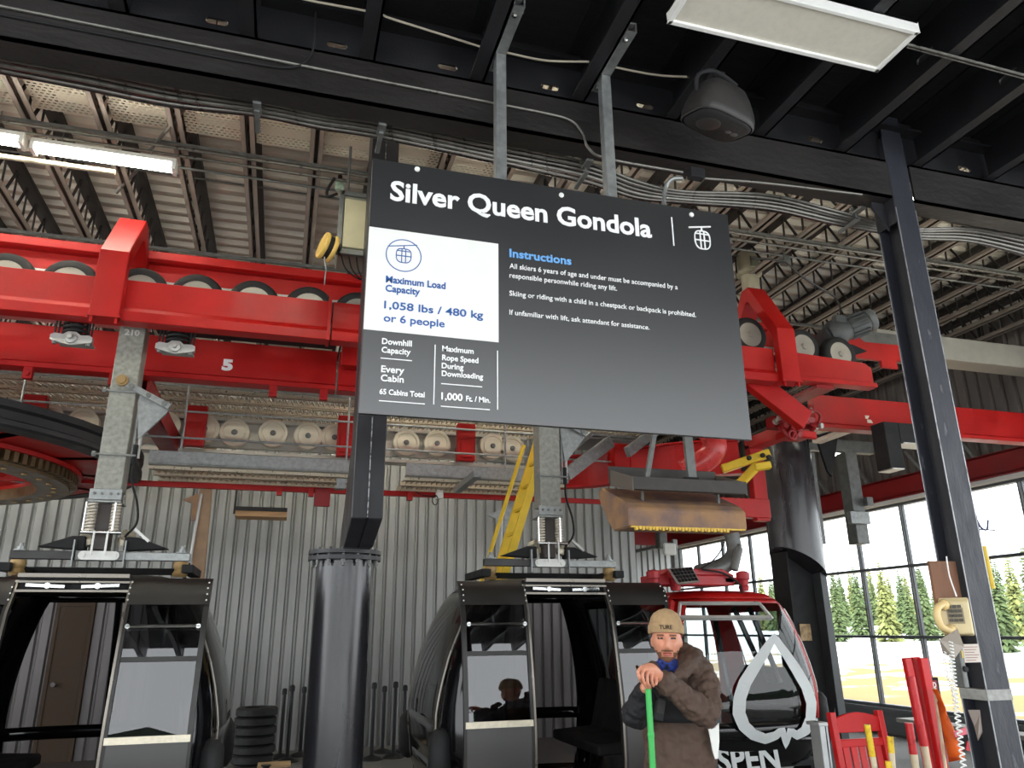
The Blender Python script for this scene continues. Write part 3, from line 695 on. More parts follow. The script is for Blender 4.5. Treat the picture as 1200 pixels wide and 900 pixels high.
b = MB(); b.box(-4.6, 4.9, 6.52, 6.55, 4.50, 4.555); tag(b.build('aluminium_strip', ALU), 'pale strip behind the row of tyres', 'rail')
LP = [(7.0, 4.235), (7.1, 4.235), (7.1, 3.83), (6.94, 3.83), (6.94, 3.875), (7.0, 3.90)]
rail(LP, -4.8, .34, 'lower red rail with the white numeral 5')
rail(LP, .36, 4.4, 'lower red rail running on behind the sign')
rail(LP, 5.70, XR-.02, 'long red rail passing behind the steel column on the right')
q = P(267, 427, y=6.99)
b = MB(); text(b, '5', (q.x-.05, 6.997, q.z-.05), (1, 0, 0), (0, 0, 1), .1, .095, .06, .004)
for o in bpy.data.objects:
    if o.get('label') == 'lower red rail with the white numeral 5': R5 = o
b.build('numeral', SGW, R5)['label'] = 'white numeral 5'
b = MB(); b.box(.36, .58, 6.60, 6.68, 3.97, 4.27); b.box(.40, .54, 6.68, 7.0, 4.05, 4.2); tag(b.build('red_bracket', RED, bevel=.004), 'bright red bracket plate at the left edge of the sign', 'bracket')
for k, (px, py) in enumerate(((33, 436), (132, 450), (320, 458), (380, 452))):
    q = P(px, py, y=6.97); b = MB(); b.box(q.x-.035, q.x+.035, 6.95, 7.0, 3.73, 3.832); b.cyl((q.x, 6.93, 3.77), (q.x, 7.02, 3.77), .02, n=10)
    tag(b.build('rail_lug', RED), ['red lug under the lower rail at the far left', 'red lug under the lower rail beside the left hanger arm', 'red lug under the lower rail right of the numeral 5', 'red lug under the lower rail next to the sign'][k], 'lug')

# the two red A-frames straddling the rails
def aframe(x0, x1, lab, ext=0):
    t = thing('red_gantry', lab, 'frame', ((x0+x1)/2, 6.3, 3.95))
    pr = [(5.90, 3.955), (5.90, 4.50), (6.30, 5.0+ext), (6.42, 5.0+ext), (6.80, 4.55), (6.80, 4.30), (6.76, 4.30), (6.76, 4.52), (6.38, 4.84+ext), (6.33, 4.84+ext), (5.99, 4.44), (5.99, 3.955)]
    b = MB(); b.prism(pr, 'x', x0, x1); b.build('box_frame', RED, t, bevel=.006)
    b = MB(); b.prism([(5.905, 3.90), (5.905, 3.965), (6.0, 3.965)], 'x', x0+.01, x0+.03); b.prism([(5.905, 3.90), (5.905, 3.965), (6.0, 3.965)], 'x', x1-.03, x1-.01); b.box(x0-.01, x1+.01, 5.89, 6.05, 3.945, 3.962); b.build('foot_plate', RED, t)
    return t
aframe(-1.55, -1.34, 'red box frame bent over the conveyor rails, left of the sign')
aframe(4.50, 4.70, 'red box frame bent over the conveyor rails, right of the sign', .12)
b = MB(); p0 = P(866, 428, y=6.14); p1 = P(948, 492, y=6.14); b.bar((p0.x, 6.2, p0.z), (p1.x, 6.2, p1.z), .10, .22, (0, 0, 1)); tag(b.build('red_brace', RED, bevel=.006), 'slanting red brace under the right red frame', 'brace')

# tyres
def tyre(x, y, z, lab, r=.215):
    t = thing('tyre', lab, 'tyre', (x, y, z-r), 'drive tyres of the conveyor')
    b = MB(); b.lathe((x, y-.065, z), (0, 1, 0), [(r*.66, 0), (r*.86, -.004), (r*.96, .012), (r, .035), (r, .095), (r*.96, .118), (r*.86, .134), (r*.66, .13), (r*.66, 0)], 32, cap=False); b.build('tyre', RUB, t, 50)
    b = MB(); b.lathe((x, y-.06, z), (0, 1, 0), [(r*.66, 0), (r*.62, .002), (r*.58, .03), (r*.42, .034), (r*.36, .014), (r*.2, .010), (r*.12, -.01), (.002, -.012)], 28); b.build('wheel_disc', mat_disc, t, 18)
    b = MB()
    for k in range(6):
        a = 2*PI*k/6; b.lathe((x+math.cos(a)*r*.28, y-.046, z+math.sin(a)*r*.28), (0, -1, 0), [(.011, 0), (.011, .008)], 6)
    b.build('wheel_bolts', GALVD, t)
    b = MB(); b.cyl((x, y+.02, z), (x, 6.58, z), .022, n=12); b.box(x-.03, x+.03, 6.55, 6.58, z-.03, 4.62); b.box(x-.02, x+.02, 6.56, 6.665, 4.595, 4.62); b.build('axle', GALVD, t, 40)
    return t
mat_disc = mat('grey_wheel_disc', (158, 154, 144), .42, metal=.3, var=.15)
TX = [(-2.27, 'tyre at the left edge of the row on the red conveyor'), (-1.82, 'second tyre from the left edge, left of the red frame'), (-1.30, 'tyre half hidden by the left red frame'), (-.87, 'first tyre right of the left red frame'), (-.42, 'second tyre right of the left red frame'), (.04, 'third tyre right of the left red frame'), (.46, 'tyre cut by the left edge of the sign')]
for x, l in TX: tyre(x, 6.31, 4.335, l)
q = P(938, 407, y=6.31); tyre(q.x, 6.31, q.z-.01, 'tyre right of the sign beside the red frame', .2)
q = P(981, 417, y=6.25); tyre(q.x, 6.25, q.z-.0, 'tyre under the grey drive motor', .2)
q = P(873, 396, y=6.35); tyre(q.x, 6.31, q.z, 'tyre peeping out between the sign and the right red frame', .2)
# drive motor above the right tyres
q = P(985, 386, y=6.35)
t = thing('drive_motor', 'grey geared electric motor above the right hand tyres', 'motor', (q.x, 6.35, 4.5))
GREY = mat('grey_cast_iron', (74, 77, 78), .5, var=.15, scale=14, bump=.1)
d = Vector((.75, -.35, .30)).normalized(); c0 = Vector((q.x-.12, 6.35, 4.70))
b = MB(); b.lathe(c0-d*.06, d, [(.06, 0), (.13, .02), (.155, .08), (.15, .16), (.12, .2), (.12, .24)], 20); b.cyl((c0.x, 6.30, 4.72), (c0.x, 6.52, 4.66), .12, n=18); b.build('gear_housing', GREY, t, 40)
b = MB(); b.lathe(c0+d*.18, d, [(.11, 0), (.12, .01), (.12, .2), (.105, .24)], 22)
for k in range(14):
    a = 2*PI*k/14; e1 = d.cross(Vector((0, 0, 1))).normalized(); e2 = d.cross(e1); o_ = (e1*math.cos(a)+e2*math.sin(a))
    b.bar(c0+d*.19+o_*.122, c0+d*.37+o_*.122, .008, .03, o_)
b.build('motor_body', GREY, t, 40)
b = MB(); b.lathe(c0+d*.40, d, [(.118, 0), (.124, .01), (.124, .06), (.11, .075), (.03, .08)], 22); b.build('fan_cover', mat('lighter_grey_cover', (108, 112, 112), .45), t, 40)
b = MB(); b.box(c0.x-.05, c0.x+.09, 6.2, 6.27, 4.80, 4.88); b.build('terminal_box', GREY, t, bevel=.008)
b = MB(); b.box(c0.x-.1, c0.x+.26, 6.36, 6.40, 4.50, 4.62); b.prism([(c0.x+.26, 4.50), (c0.x+.44, 4.56), (c0.x+.26, 4.62)], 'y', 6.36, 6.40); b.build('mounting_plate', BLKM, t)
pipe('cable', 'dark cable swinging from the roof joists down to the grey motor', 'cable', [(880, 303, 6.2), (903, 304, 6.2), (922, 308, 6.2), (937, 322, 6.2), (962, 338, 6.25), (978, 348, 6.3), (985, 362, 6.3), (984, 374, 6.3)], .011, CAB)
q = P(919, 306, y=6.25); b = MB(); b.box(q.x-.04, q.x+.05, 6.2, 6.28, q.z-.05, q.z+.05); b.box(q.x-.01, q.x+.01, 6.23, 6.25, q.z+.05, ZC+.03); tag(b.build('junction_box', GALVD, bevel=.005), 'small grey junction box hanging under a roof joist above the motor', 'box')

# spring units hanging under the front rail
def springs(x, lab):
    t = thing('spring_unit', lab, 'spring', (x, 6.24, 3.78), 'spring units under the upper rail')
    b = MB(); pl = [(-.145, .02), (-.12, .035), (-.06, .03), (-.03, .055), (.03, .055), (.06, .03), (.12, .035), (.145, .02), (.145, -.02), (.11, -.03), (.05, -.045), (0, -.055), (-.05, -.045), (-.11, -.03), (-.145, -.02)]
    b.prism([(x+p[0], 3.835+p[1]) for p in pl], 'y', 6.14, 6.19); b.box(x-.12, x+.12, 6.16, 6.36, 3.835, 3.85)
    b.lathe((x, 6.14, 3.835), (0, -1, 0), [(.045, 0), (.04, .02), (.018, .022), (.018, .06)], 16); b.build('cast_yoke', ALU, t, 30)
    b = MB(); n = 5*14
    b.tube([(x+.085*math.cos(2*PI*k/14), 6.24+.085*math.sin(2*PI*k/14), 3.85+.18*k/n) for k in range(n+1)], .013, 8); b.build('coil_spring', BLKM, t, 60)
    b = MB(); b.cyl((x, 6.24, 3.85), (x, 6.24, 4.10), .045, n=14); b.build('rubber_core', RUB, t, 40)
    for s in (-.115, .115):
        for dx in (-.012, .012):
            b = MB(); b.cyl((x+s+dx, 6.18, 3.80), (x+s+dx, 6.18, 4.14), .007, n=8); b.build('tie_rod', BLKM, t, 40)
        b = MB(); b.lathe((x+s, 6.17, 3.79), (0, 0, 1), [(.018, 0), (.018, .03)], 6); b.build('rod_nut', GALV, t)
    return t
springs(-1.70, 'spring unit with pale yoke under the upper red rail, left of the hanger arm')
springs(-.96, 'spring unit with pale yoke under the upper red rail, right of the hanger arm')
b = MB(); b.box(-1.2, .3, 6.55, 6.7, 4.14, 4.24); tag(b.build('dark_gap_strip', BLKM), 'dark strip between the upper and lower red rails right of the hanger arm', 'rail')  # black strip standing in for the dark gap between the rails
b = MB(); b.box(-4.5, -1.25, 6.55, 6.7, 4.15, 4.22); tag(b.build('pale_strip', ALU), 'pale strip between the upper and lower red rails at the far left', 'rail')

# ================================================================== WALKWAY, SHEAVES
GRAT = mat('tan_stained_grating', (186, 172, 152), .55, metal=.3, var=.25, scale=9)
TAN = mat('perforated_flange', (190, 176, 154), .5, rgb2=(36, 34, 32), thr=(.62, .66), scale=55, metal=.2)
def plank(x0, x1, y0, y1, z, lab, grp):
    t = thing('grating_plank', lab, 'grating', ((x0+x1)/2, (y0+y1)/2, z), grp)
    b = MB(); b.box(x0, x1, y0, y0+.035, z, z+.006); b.box(x0, x1, y0, y0+.004, z, z+.05); b.build('front_flange', TAN, t)
    b = MB(); b.box(x0, x1, y1-.035, y1, z, z+.006); b.box(x0, x1, y1-.004, y1, z, z+.05); b.build('rear_flange', TAN, t)
    b = MB(); x = x0+.02; k = 0
    while x < x1-.05:
        b.bar((x, y0+.03, z+.03), (x+.045, y1-.03, z+.03), .012, .02); b.bar((x+.045, y0+.03, z+.045), (x, y1-.03, z+.045), .012, .012); x += .06
    b.build('serrated_bars', GRAT, t)
lev = ['front', 'middle', 'rear']
for k in range(3): plank(-4.6, 4.7, 8.62+.40*k, 8.62+.40*k+.34, 4.2, lev[k]+' plank of the upper grating walkway under the red rails', 'upper walkway planks')
b = MB(); b.box(-4.6, 4.4, 8.48, 8.5, 4.22, 4.52); tag(b.build('kick_board', GALVD), 'grey kick board in front of the upper walkway', 'board')
for k in range(2): plank(-1.42, 1.02, 8.5+.34*k, 8.5+.34*k+.34, 3.30, ['front', 'rear'][k]+' plank of the lower grating walkway left of the black box column', 'lower walkway planks')
for k in range(2): plank(1.25, 3.2, 8.5+.34*k, 8.5+.34*k+.34, 3.30, ['front', 'rear'][k]+' plank of the lower grating walkway right of the black box column', 'lower walkway planks')
b = MB(); b.box(-1.42, 1.0, 8.40, 8.43, 3.35, 3.48); b.box(-1.42, 1.0, 8.40, 8.51, 3.34, 3.355); tag(b.build('toe_board', GALV), 'grey toe board along the lower walkway, left half', 'board')
b = MB(); b.box(1.25, 3.2, 8.40, 8.43, 3.35, 3.48); b.box(1.25, 3.2, 8.40, 8.51, 3.34, 3.355); tag(b.build('toe_board', GALV), 'grey toe board along the lower walkway, right half', 'board')
b = MB(); b.box(-4, 4.6, 9.30, 9.36, 3.26, 3.31); b.box(-4, 4.6, 9.30, 9.42, 3.305, 3.32); tag(b.build('red_angle', RED), 'thin red angle iron along the foot of the lower walkway', 'rail')
for k, (px, py) in enumerate(((328, 569), (365, 570), (480, 573))):
    q = P(px, py, y=9.28); b = MB(); b.box(q.x-.03, q.x+.03, 9.2, 9.30, 3.20, 3.30); tag(b.build('red_lug', RED), 'small red lug on the thin red angle iron, '+['left', 'middle', 'right'][k]+' one', 'lug')
q = P(378, 578, y=9.2); b = MB(); b.box(q.x-.09, q.x+.09, 9.15, 9.22, 3.08, 3.28); b.box(q.x-.03, q.x+.03, 9.2, 9.305, 3.20, 3.30); tag(b.build('red_plate', REDD), 'small red plate hanging left of the black box column', 'plate')
q = P(400, 563, y=8.6); b = MB(); b.box(q.x-.05, q.x+.05, 8.55, 8.62, 3.2, 3.5); b.box(q.x-.07, q.x+.04, 8.5, 8.62, 3.18, 3.21); tag(b.build('end_bracket', GALV), 'galvanised bracket at the end of the lower walkway beside the box column', 'bracket')
p0 = P(543, 577, y=8.0); b = MB(); b.box(p0.x+.02, p0.x+.10, 7.6, 8.6, 3.2, 3.27); tag(b.build('galvanised_outrigger', GALV), 'short galvanised arm pointing out of the lower walkway under the sign', 'arm')
# guard rails
b = MB(); b.cyl((-4.4, 8.45, 3.93), (4.2, 8.45, 3.93), .012, n=8); b.cyl((-4.4, 8.45, 3.64), (4.2, 8.45, 3.64), .012, n=8)
for px, py in ((20, 495), (215, 505), (407, 520), (592, 530)):
    q = P(px, py, y=8.45); b.cyl((q.x, 8.45, 3.62 if px < 200 else 3.45), (q.x, 8.45, 4.22), .012, n=8)
tag(b.build('guard_rail', GALV, None, 40), 'thin two-bar guard rail in front of the sheaves', 'rail')
# sheave beam and sheaves
ALB = mat('dull_silver_beam', (190, 188, 178), .4, metal=.5, var=.1)
b = MB(); b.box(-4.6, 3.0, 9.52, 9.6, 3.80, 4.12); b.box(-4.6, 3.0, 9.40, 9.6, 4.10, 4.14); b.box(-4.6, 3.0, 9.40, 9.6, 3.70, 3.74); tag(b.build('sheave_beam', ALB), 'dull silver beam carrying the row of sheaves', 'beam')
SHM = mat('spun_aluminium', (222, 216, 196), .35, metal=.35, var=.08, scale=4)
SL = ['sheave at the left edge of the view', 'sheave left of the hanger arm above the bullwheel', 'sheave just right of the hanger arm', 'first sheave of the group of three left of the sign', 'middle sheave of the three left of the sign', 'right sheave of the three left of the sign', 'sheave just right of the black box column', 'second sheave right of the black box column', 'sheave left of the yellow ladder', 'sheave beside the left red block', 'sheave beside the middle red block', 'sheave beside the red block next to the box column', 'sheave at the right red block']
for k, (px, py) in enumerate(((8, 487), (97, 496), (194, 499), (275, 507), (320, 508), (361, 511), (476, 519), (512, 520), (577, 523), (56, 491), (240, 503), (392, 513), (600, 526))):
    q = P(px, py, y=9.40); x, z = q.x, q.z; r = .172
    t = thing('sheave', 'silver '+SL[k], 'sheave', (x, 9.4, z-r), 'silver sheaves on the beam')
    b = MB(); b.lathe((x, 9.38, z), (0, 1, 0), [(.118, 0), (.119, .014), (.132, .014), (.133, 0), (r-.006, 0), (r, .006), (r, .03), (r*.86, .05), (r, .07), (r, .10)], 36); b.build('wheel', SHM, t, 15)
    b = MB(); b.lathe((x, 9.37, z), (0, -1, 0), [(.035, 0), (.03, .02), (.014, .022), (.014, .035)], 12); b.build('hub', GALVD, t, 30)
for k, (px, py) in enumerate(((38, 490), (228, 507), (406, 520), (546, 526))):
    q = P(px, py, y=9.2); b = MB(); b.box(q.x-.115, q.x+.115, 9.16, 9.28, q.z-.16, 4.2); b.box(q.x-.08, q.x+.08, 9.14, 9.17, q.z-.12, q.z+.12); b.box(q.x-.1, q.x+.1, 9.28, 9.40, q.z-.05, q.z+.05)
    tag(b.build('red_block', RED, bevel=.006), ['red block between the sheaves at the far left', 'red block between the sheaves right of the hanger arm', 'red block between the sheaves beside the black box column', 'red block between the sheaves left of the ladder'][k], 'block')
b = MB(); b.box(-1.49, -1.29, 7.15, 8.35, 3.7, 3.72); b.box(-1.49, -1.47, 7.15, 8.35, 3.7, 3.9); b.box(-1.31, -1.29, 7.15, 8.35, 3.7, 3.9); b.box(-1.49, -1.29, 7.15, 8.35, 3.88, 3.9); b.box(-1.49, -1.29, 8.35, 11.8, 3.70, 3.90)
tag(b.build('red_box_beam', REDD, bevel=.004), 'dark red box beam running back under the walkway behind the left hanger arm', 'beam')

# bullwheel
cx, cy, zb = -4.0, 8.6, 3.28
t = thing('bullwheel', 'huge horizontal red bullwheel with a black rim at the left edge', 'wheel', (cx, cy, 3.0))
b = MB(); b.lathe((cx, cy, zb), (0, 0, 1), [(2.28, 0), (2.45, 0), (2.47, .02), (2.47, .06), (2.43, .08), (2.43, .15), (2.47, .17), (2.47, .23), (2.28, .23), (2.28, 0)], 96, cap=False); b.build('rim', mat('black_groove_liner', (38, 38, 40), .55, var=.2), t, 40)
b = MB(); b.lathe((cx, cy, zb+.01), (0, 0, 1), [(1.86, 0), (2.28, 0), (2.28, .04), (1.86, .04), (1.86, 0)], 96, cap=False); b.build('rim_plate', RED, t, 40)
for k in range(14):
    a = 2*PI*k/14+.2; d = Vector((math.cos(a), math.sin(a), 0)); p = Vector((cx, cy, zb+.06))
    b = MB(); b.bar(p+d*.4, p+d*2.27, .14, .10); b.build('spoke', RED, t, bevel=.01)
b = MB(); b.lathe((cx, cy, 3.05), (0, 0, 1), [(.3, 0), (.42, .02), (.42, .4), (.3, .45)], 32); b.build('hub', REDD, t, 40)
b = MB(); b.lathe((cx, cy, 3.12), (0, 0, 1), [(1.50, 0), (1.80, 0), (1.80, .12), (1.50, .12), (1.5, 0)], 96, cap=False)
for k in range(120):
    a = 2*PI*k/120; d = Vector((math.cos(a), math.sin(a), 0)); p = Vector((cx, cy, 3.20)); b.bar(p+d*1.79, p+d*1.87, .05, .10)
b.build('gear_ring', mat('greased_brown_gear', (104, 84, 58), .4, metal=.5, var=.3, scale=8), t)
b = MB()
for k in range(40):
    a = 2*PI*k/40; b.lathe((cx+1.66*math.cos(a), cy+1.66*math.sin(a), 3.12), (0, 0, -1), [(.025, 0), (.025, .012)], 6)
b.build('gear_bolts', BRASS, t)
b = MB(); b.lathe((cx, cy, 3.24), (0, 0, 1), [(1.5, 0), (1.9, 0), (1.9, .04), (1.5, .04), (1.5, 0)], 64, cap=False); b.build('gear_carrier', RED, t)

# ================================================================== POLES AND BOX COLUMNS
t = thing('round_column', 'round glossy black steel column with a bolted flange, standing left of the sign', 'column', (.455, 6.1, 0))
GLB = mat('glossy_black_enamel', (40, 40, 44), .26, var=.25, scale=3, rvar=.06, bump=.05, bscale=150, stretch=(1, 1, .2), spec=.8)
b = MB(); b.lathe((.455, 6.1, .02), (0, 0, 1), [(.212, 0), (.212, 2.18)], 48); b.build('shaft', GLB, t, 40)
b = MB(); b.lathe((.455, 6.1, 2.19), (0, 0, 1), [(.20, 0), (.275, .0), (.275, .03), (.2, .03), (.2, .045), (.275, .045), (.275, .075), (.2, .08)], 40); b.build('flange', STEEL, t, 30)
b = MB(); b.lathe((.455, 6.1, 0), (0, 0, 1), [(.32, 0), (.32, .02), (.2, .03)], 32); b.build('base_plate', STEEL, t, 30)
for k in range(14):
    a = 2*PI*k/14+.1; x, y = .455+.243*math.cos(a), 6.1+.243*math.sin(a)
    b = MB(); b.lathe((x, y, 2.165), (0, 0, 1), [(.010, -.02), (.010, 0), (.018, 0), (.018, .025), (.010, .025), (.010, .10), (.018, .10), (.018, .115)], 6); b.build('flange_bolt', GALVD, t)
t2 = thing('box_column', 'black welded box column cranked forward over the round column, rising behind the sign', 'column', (.52, 5.6, 2.27))
b = MB(); b.prism([(5.20, 2.40), (5.72, 2.262), (6.26, 2.262), (5.52, 3.0), (5.52, 5.6), (5.20, 5.6)], 'x', .415, .520); b.build('left_channel', STEEL, t2, bevel=.006)
b = MB(); b.prism([(5.20, 2.40), (5.72, 2.262), (6.26, 2.262), (5.52, 3.0), (5.52, 5.6), (5.20, 5.6)], 'x', .524, .625); b.build('right_channel', STEEL, t2, bevel=.006)
b = MB(); b.tube([(.522, 5.199, 2.41), (.522, 5.199, 5.5)], .005, 6); b.build('weld_seam', mat('bright_weld_line', (150, 150, 152), .4, metal=.5, rgb2=(60, 60, 62), scale=30), t2)

t = thing('cranked_column', 'wide black round column with a cranked flat foot, right of the red cabin', 'column', (6.3, 8.6, 0))
b = MB(); n = 48; rr = .335; cx_, cy_ = 6.42, 8.6
ring = [(cx_+rr*math.cos(2*PI*k/n), cy_+rr*math.sin(2*PI*k/n)) for k in range(n)]
b.add([(x, y, 2.66-.62*(x-6.085)-.10*(y-8.6)) for x, y in ring]+[(x, y, 4.1) for x, y in ring], [(k, (k+1) % n, n+(k+1) % n, n+k) for k in range(n)]+[tuple(range(n-1, -1, -1)), tuple(range(n, 2*n))]); b.build('round_shaft', GLB, t, 40)
b = MB(); b.box(6.17, 6.64, 8.60, 8.80, 0, 2.6); b.box(6.16, 6.185, 8.46, 8.80, 0, 2.6); b.build('recessed_web', BLKM, t)
b = MB(); b.prism([(6.62, 2.5), (6.71, 2.5), (6.74, 0), (6.62, 0)], 'y', 8.44, 8.80); b.prism([(6.60, 0), (6.60, .75), (6.35, 0)], 'y', 8.46, 8.62); b.build('side_flange', mat('grey_flange_paint', (74, 78, 80), .4, var=.15), t, bevel=.004)
b = MB(); b.box(6.08, 6.84, 8.2, 8.98, 4.1, 4.16); b.prism([(6.65, 4.1), (7.0, 4.1), (6.82, 3.55), (6.76, 3.62)], 'y', 8.2, 8.24); b.build('head_plate', BLKM, t, bevel=.004)
q = P(944, 741, y=8.59); b = MB(); b.box(q.x-.08, q.x+.08, 8.585, 8.602, q.z-.10, q.z+.10); tag(b.build('notice', mat('tan_notice', (172, 142, 96), .5, rgb2=(130, 104, 68), scale=14)), 'small tan notice plate on the dark cranked column', 'notice')

# ================================================================== RIGHT-HAND MACHINERY
b = MB(); b.box(6.58, XR-.02, 6.80, 7.1, 4.77, 5.07); tag(b.build('grey_box_beam', mat('grey_beam_paint', (168, 166, 156), .5, metal=.2), bevel=.01), 'grey box beam crossing behind the steel column to the right wall', 'beam')
for k, (a, e) in enumerate((((1061, 529), (1086, 557)), ((999, 542), (1022, 572)), ((1128, 520), (1146, 540)), ((957, 560), (975, 585)))):
    b = MB(); b.bar(P(*a, x=XR-.1), P(*e, x=XR-.1), .04, .05); tag(b.build('wall_brace', GALV), ['thin slanting brace on the upper right wall, left of the steel column', 'thin slanting brace behind the galvanised posts', 'thin slanting brace on the upper wall right of the steel column', 'thin slanting brace beside the wide black column'][k], 'brace')
q0 = P(1030, 513, y=6.55); q1 = P(1050, 551, y=6.55)
t = thing('black_bracket', 'black L-shaped box bracket hanging under the long red rail', 'bracket', (q0.x+.05, 6.55, q1.z))
b = MB(); b.box(q0.x, q0.x+.19, 6.45, 6.65, q1.z, q0.z+.16); b.build('drop_box', BLKM, t, bevel=.006)
b = MB(); b.box(q0.x+.19, q0.x+1.0, 6.45, 6.65, q0.z-.06, q0.z+.16); b.build('arm_box', BLKM, t, bevel=.006)
b = MB(); b.box(q0.x+.02, q0.x+.17, 6.44, 6.66, q1.z-.012, q1.z); b.box(q0.x+.22, q0.x+.98, 6.44, 6.66, q0.z-.072, q0.z-.06); b.build('lit_edge', ALU, t)  # bright strips stand in for light along the lower edges
b = MB(); b.box(q0.x+.5, q0.x+.62, 6.5, 7.05, q0.z+.10, 3.835); b.build('hanger', BLKM, t)
# galvanised guide posts
t = thing('guide_posts', 'galvanised frame of two posts hanging right of the wide black column', 'frame', (7.5, 8.95, 2.79))
def gp(pa, pb, w_, d_=.2, y=8.9, nm='post'):
    a = P(*pa, y=y); e = P(*pb, y=y); b = MB(); b.box(a.x-w_/2, a.x+w_/2, y, y+d_, e.z, a.z); return b.build(nm, GALVD, t, bevel=.006)
gp((997, 530), (1012, 637), .20); gp((950, 530), (962, 637), .12)
a = P(948, 516, y=8.88); e = P(1026, 530, y=8.88)
b = MB(); b.box(6.86, e.x, 8.9, 9.0, e.z-.02, a.z+.05); b.box(6.86, 6.95, 8.9, 9.0, a.z, 4.16); b.box(6.6, 6.95, 8.985, 9.0, 4.1, 4.16); b.build('cross_beam', GALVD, t, bevel=.006)
a = P(996, 608, y=8.85); b = MB(); b.box(a.x-.02, a.x+.30, 8.8, 8.88, a.z-.07, a.z+.10); b.build('side_plate', GALV, t, bevel=.004)
a = P(1016, 590, y=8.85); b = MB(); b.box(a.x-.05, a.x+.05, 8.78, 8.86, a.z-.04, a.z+.08); b.build('latch', GALVD, t)
q = P(976, 533, y=9.3); b = MB(); b.prism([(q.x-.11, q.z-.03), (q.x+.10, q.z), (q.x+.11, q.z+.05), (q.x-.08, q.z+.05)], 'y', 9.2, 9.4); b.box(q.x-.01, q.x+.01, 8.95, 9.3, q.z+.05, q.z+.12); tag(b.build('flood_light', glow('lit_lens', (255, 255, 250), 5.0)), 'small lit lamp under the galvanised cross beam', 'light')
b = MB(); b.bar(P(955, 507, y=7.9), P(1018, 489, y=7.0), .10, .04); b.bar(P(957, 518, y=7.9), P(1022, 494, y=7.0), .14, .04); tag(b.build('pale_channel', mat('lit_channel_tone', (226, 214, 196), .5)), 'pale double channel under the end of the long red rail', 'channel')  # pale colour stands in for strong light on the steel flanges
# red valve cluster
q = P(930, 498, y=6.6)
t = thing('valve_cluster', 'cluster of red valves and pipes under the right red brace', 'valves', (q.x, 6.6, q.z-.2))
b = MB(); b.box(q.x-.18, q.x+.12, 6.5, 6.7, q.z-.16, q.z-.08); b.prism([(q.x-.12, q.z-.16), (q.x+.16, q.z-.18), (q.x+.16, q.z-.10), (q.x-.12, q.z-.08)], 'y', 6.45, 6.5)
b.build('manifold', RED, t, bevel=.01)
random.seed(11)
for k in range(16):
    x = q.x-.30+.032*k; z = q.z-.12+.22*random.random(); b = MB()
    b.lathe((x, 6.5, z), (random.uniform(-.5, .5), -1, random.uniform(-.5, .5)), [(.035, 0), (.035, .03), (.02, .03), (.022, .07), (.03, .07), (.03, .09)], 10); b.build('valve', REDD if k % 3 else ALU, t, 30)
b = MB(); b.tube(curve_pts([(q.x-.22, 6.5, q.z+.04), (q.x-.24, 6.46, q.z-.10), (q.x-.18, 6.44, q.z-.2), (q.x-.12, 6.44, q.z-.12), (q.x-.06, 6.46, q.z-.02), (q.x+.05, 6.46, q.z+.03)]), .018, 8)
b.tube([(q.x-.16+.045*math.cos(2*PI*k/20), 6.43, q.z-.16+.045*math.sin(2*PI*k/20)) for k in range(20)], .014, 8, closed=True); b.tube(curve_pts([(q.x+.18, 6.46, q.z-.05), (q.x+.22, 6.44, q.z+.08), (q.x+.1, 6.42, q.z+.12), (q.x-.1, 6.42, q.z+.06), (q.x-.28, 6.44, q.z+.12)]), .016, 8); b.build('pipe_loop', REDD, t, 50)
b = MB(); b.cyl((q.x, 6.6, q.z-.08), (q.x, 6.6, q.z+.2), .03, n=10); b.box(q.x-.3, q.x+.18, 6.52, 6.66, q.z-.06, q.z+.06); b.cyl((q.x, 6.6, q.z+.2), (q.x, 6.6, 4.0), .03, n=10); b.box(q.x-.1, q.x+.1, 6.04, 6.62, 3.955, 3.992); b.build('stem', REDD, t, 40)
# big red curved rail at the back behind the trough
t = thing('curved_rail', 'dark red curved rail behind the rusty trough', 'rail', (4.2, 8.4, 3.3))
pl = [P(652, 572, y=9.0), P(690, 566, y=8.8), P(722, 560, y=8.5), P(760, 552, y=8.2), P(800, 546, y=7.9), (5.05, 7.6, 0)]
path = curve_pts([(p[0], p[1], 0) for p in pl], 6); b = MB(); n = len(path)
for k in range(n-1):
    a, e = path[k], path[k+1]; b.bar((a.x, a.y, 3.58), (e.x, e.y, 3.58), .03, .42); b.bar((a.x, a.y-.05, 3.38), (e.x, e.y-.05, 3.38), .16, .02); b.bar((a.x, a.y-.03, 3.78), (e.x, e.y-.03, 3.78), .12, .02)
b.build('web_plate', RED, t)
b = MB(); q = P(718, 545, y=8.45); b.box(q.x-.02, q.x+.18, q.y-.12, q.y+.1, 3.4, 3.85); b.build('stiffener', RED, t, bevel=.004)
q = P(838, 522, y=6.9)
b = MB(); b.tube(curve_pts([(q.x-.2, 7.1, q.z+.45), (q.x-.02, 7.0, q.z+.2), (q.x, 6.9, q.z+.02), (q.x-.06, 6.95, q.z-.12), (q.x-.28, 7.1, q.z-.26)]), .125, 18); tag(b.build('red_elbow_pipe', mat('pinkish_red_gloss', (190, 60, 58), .3), None, 50), 'glossy red pipe elbow just under the lower right corner of the sign', 'pipe')
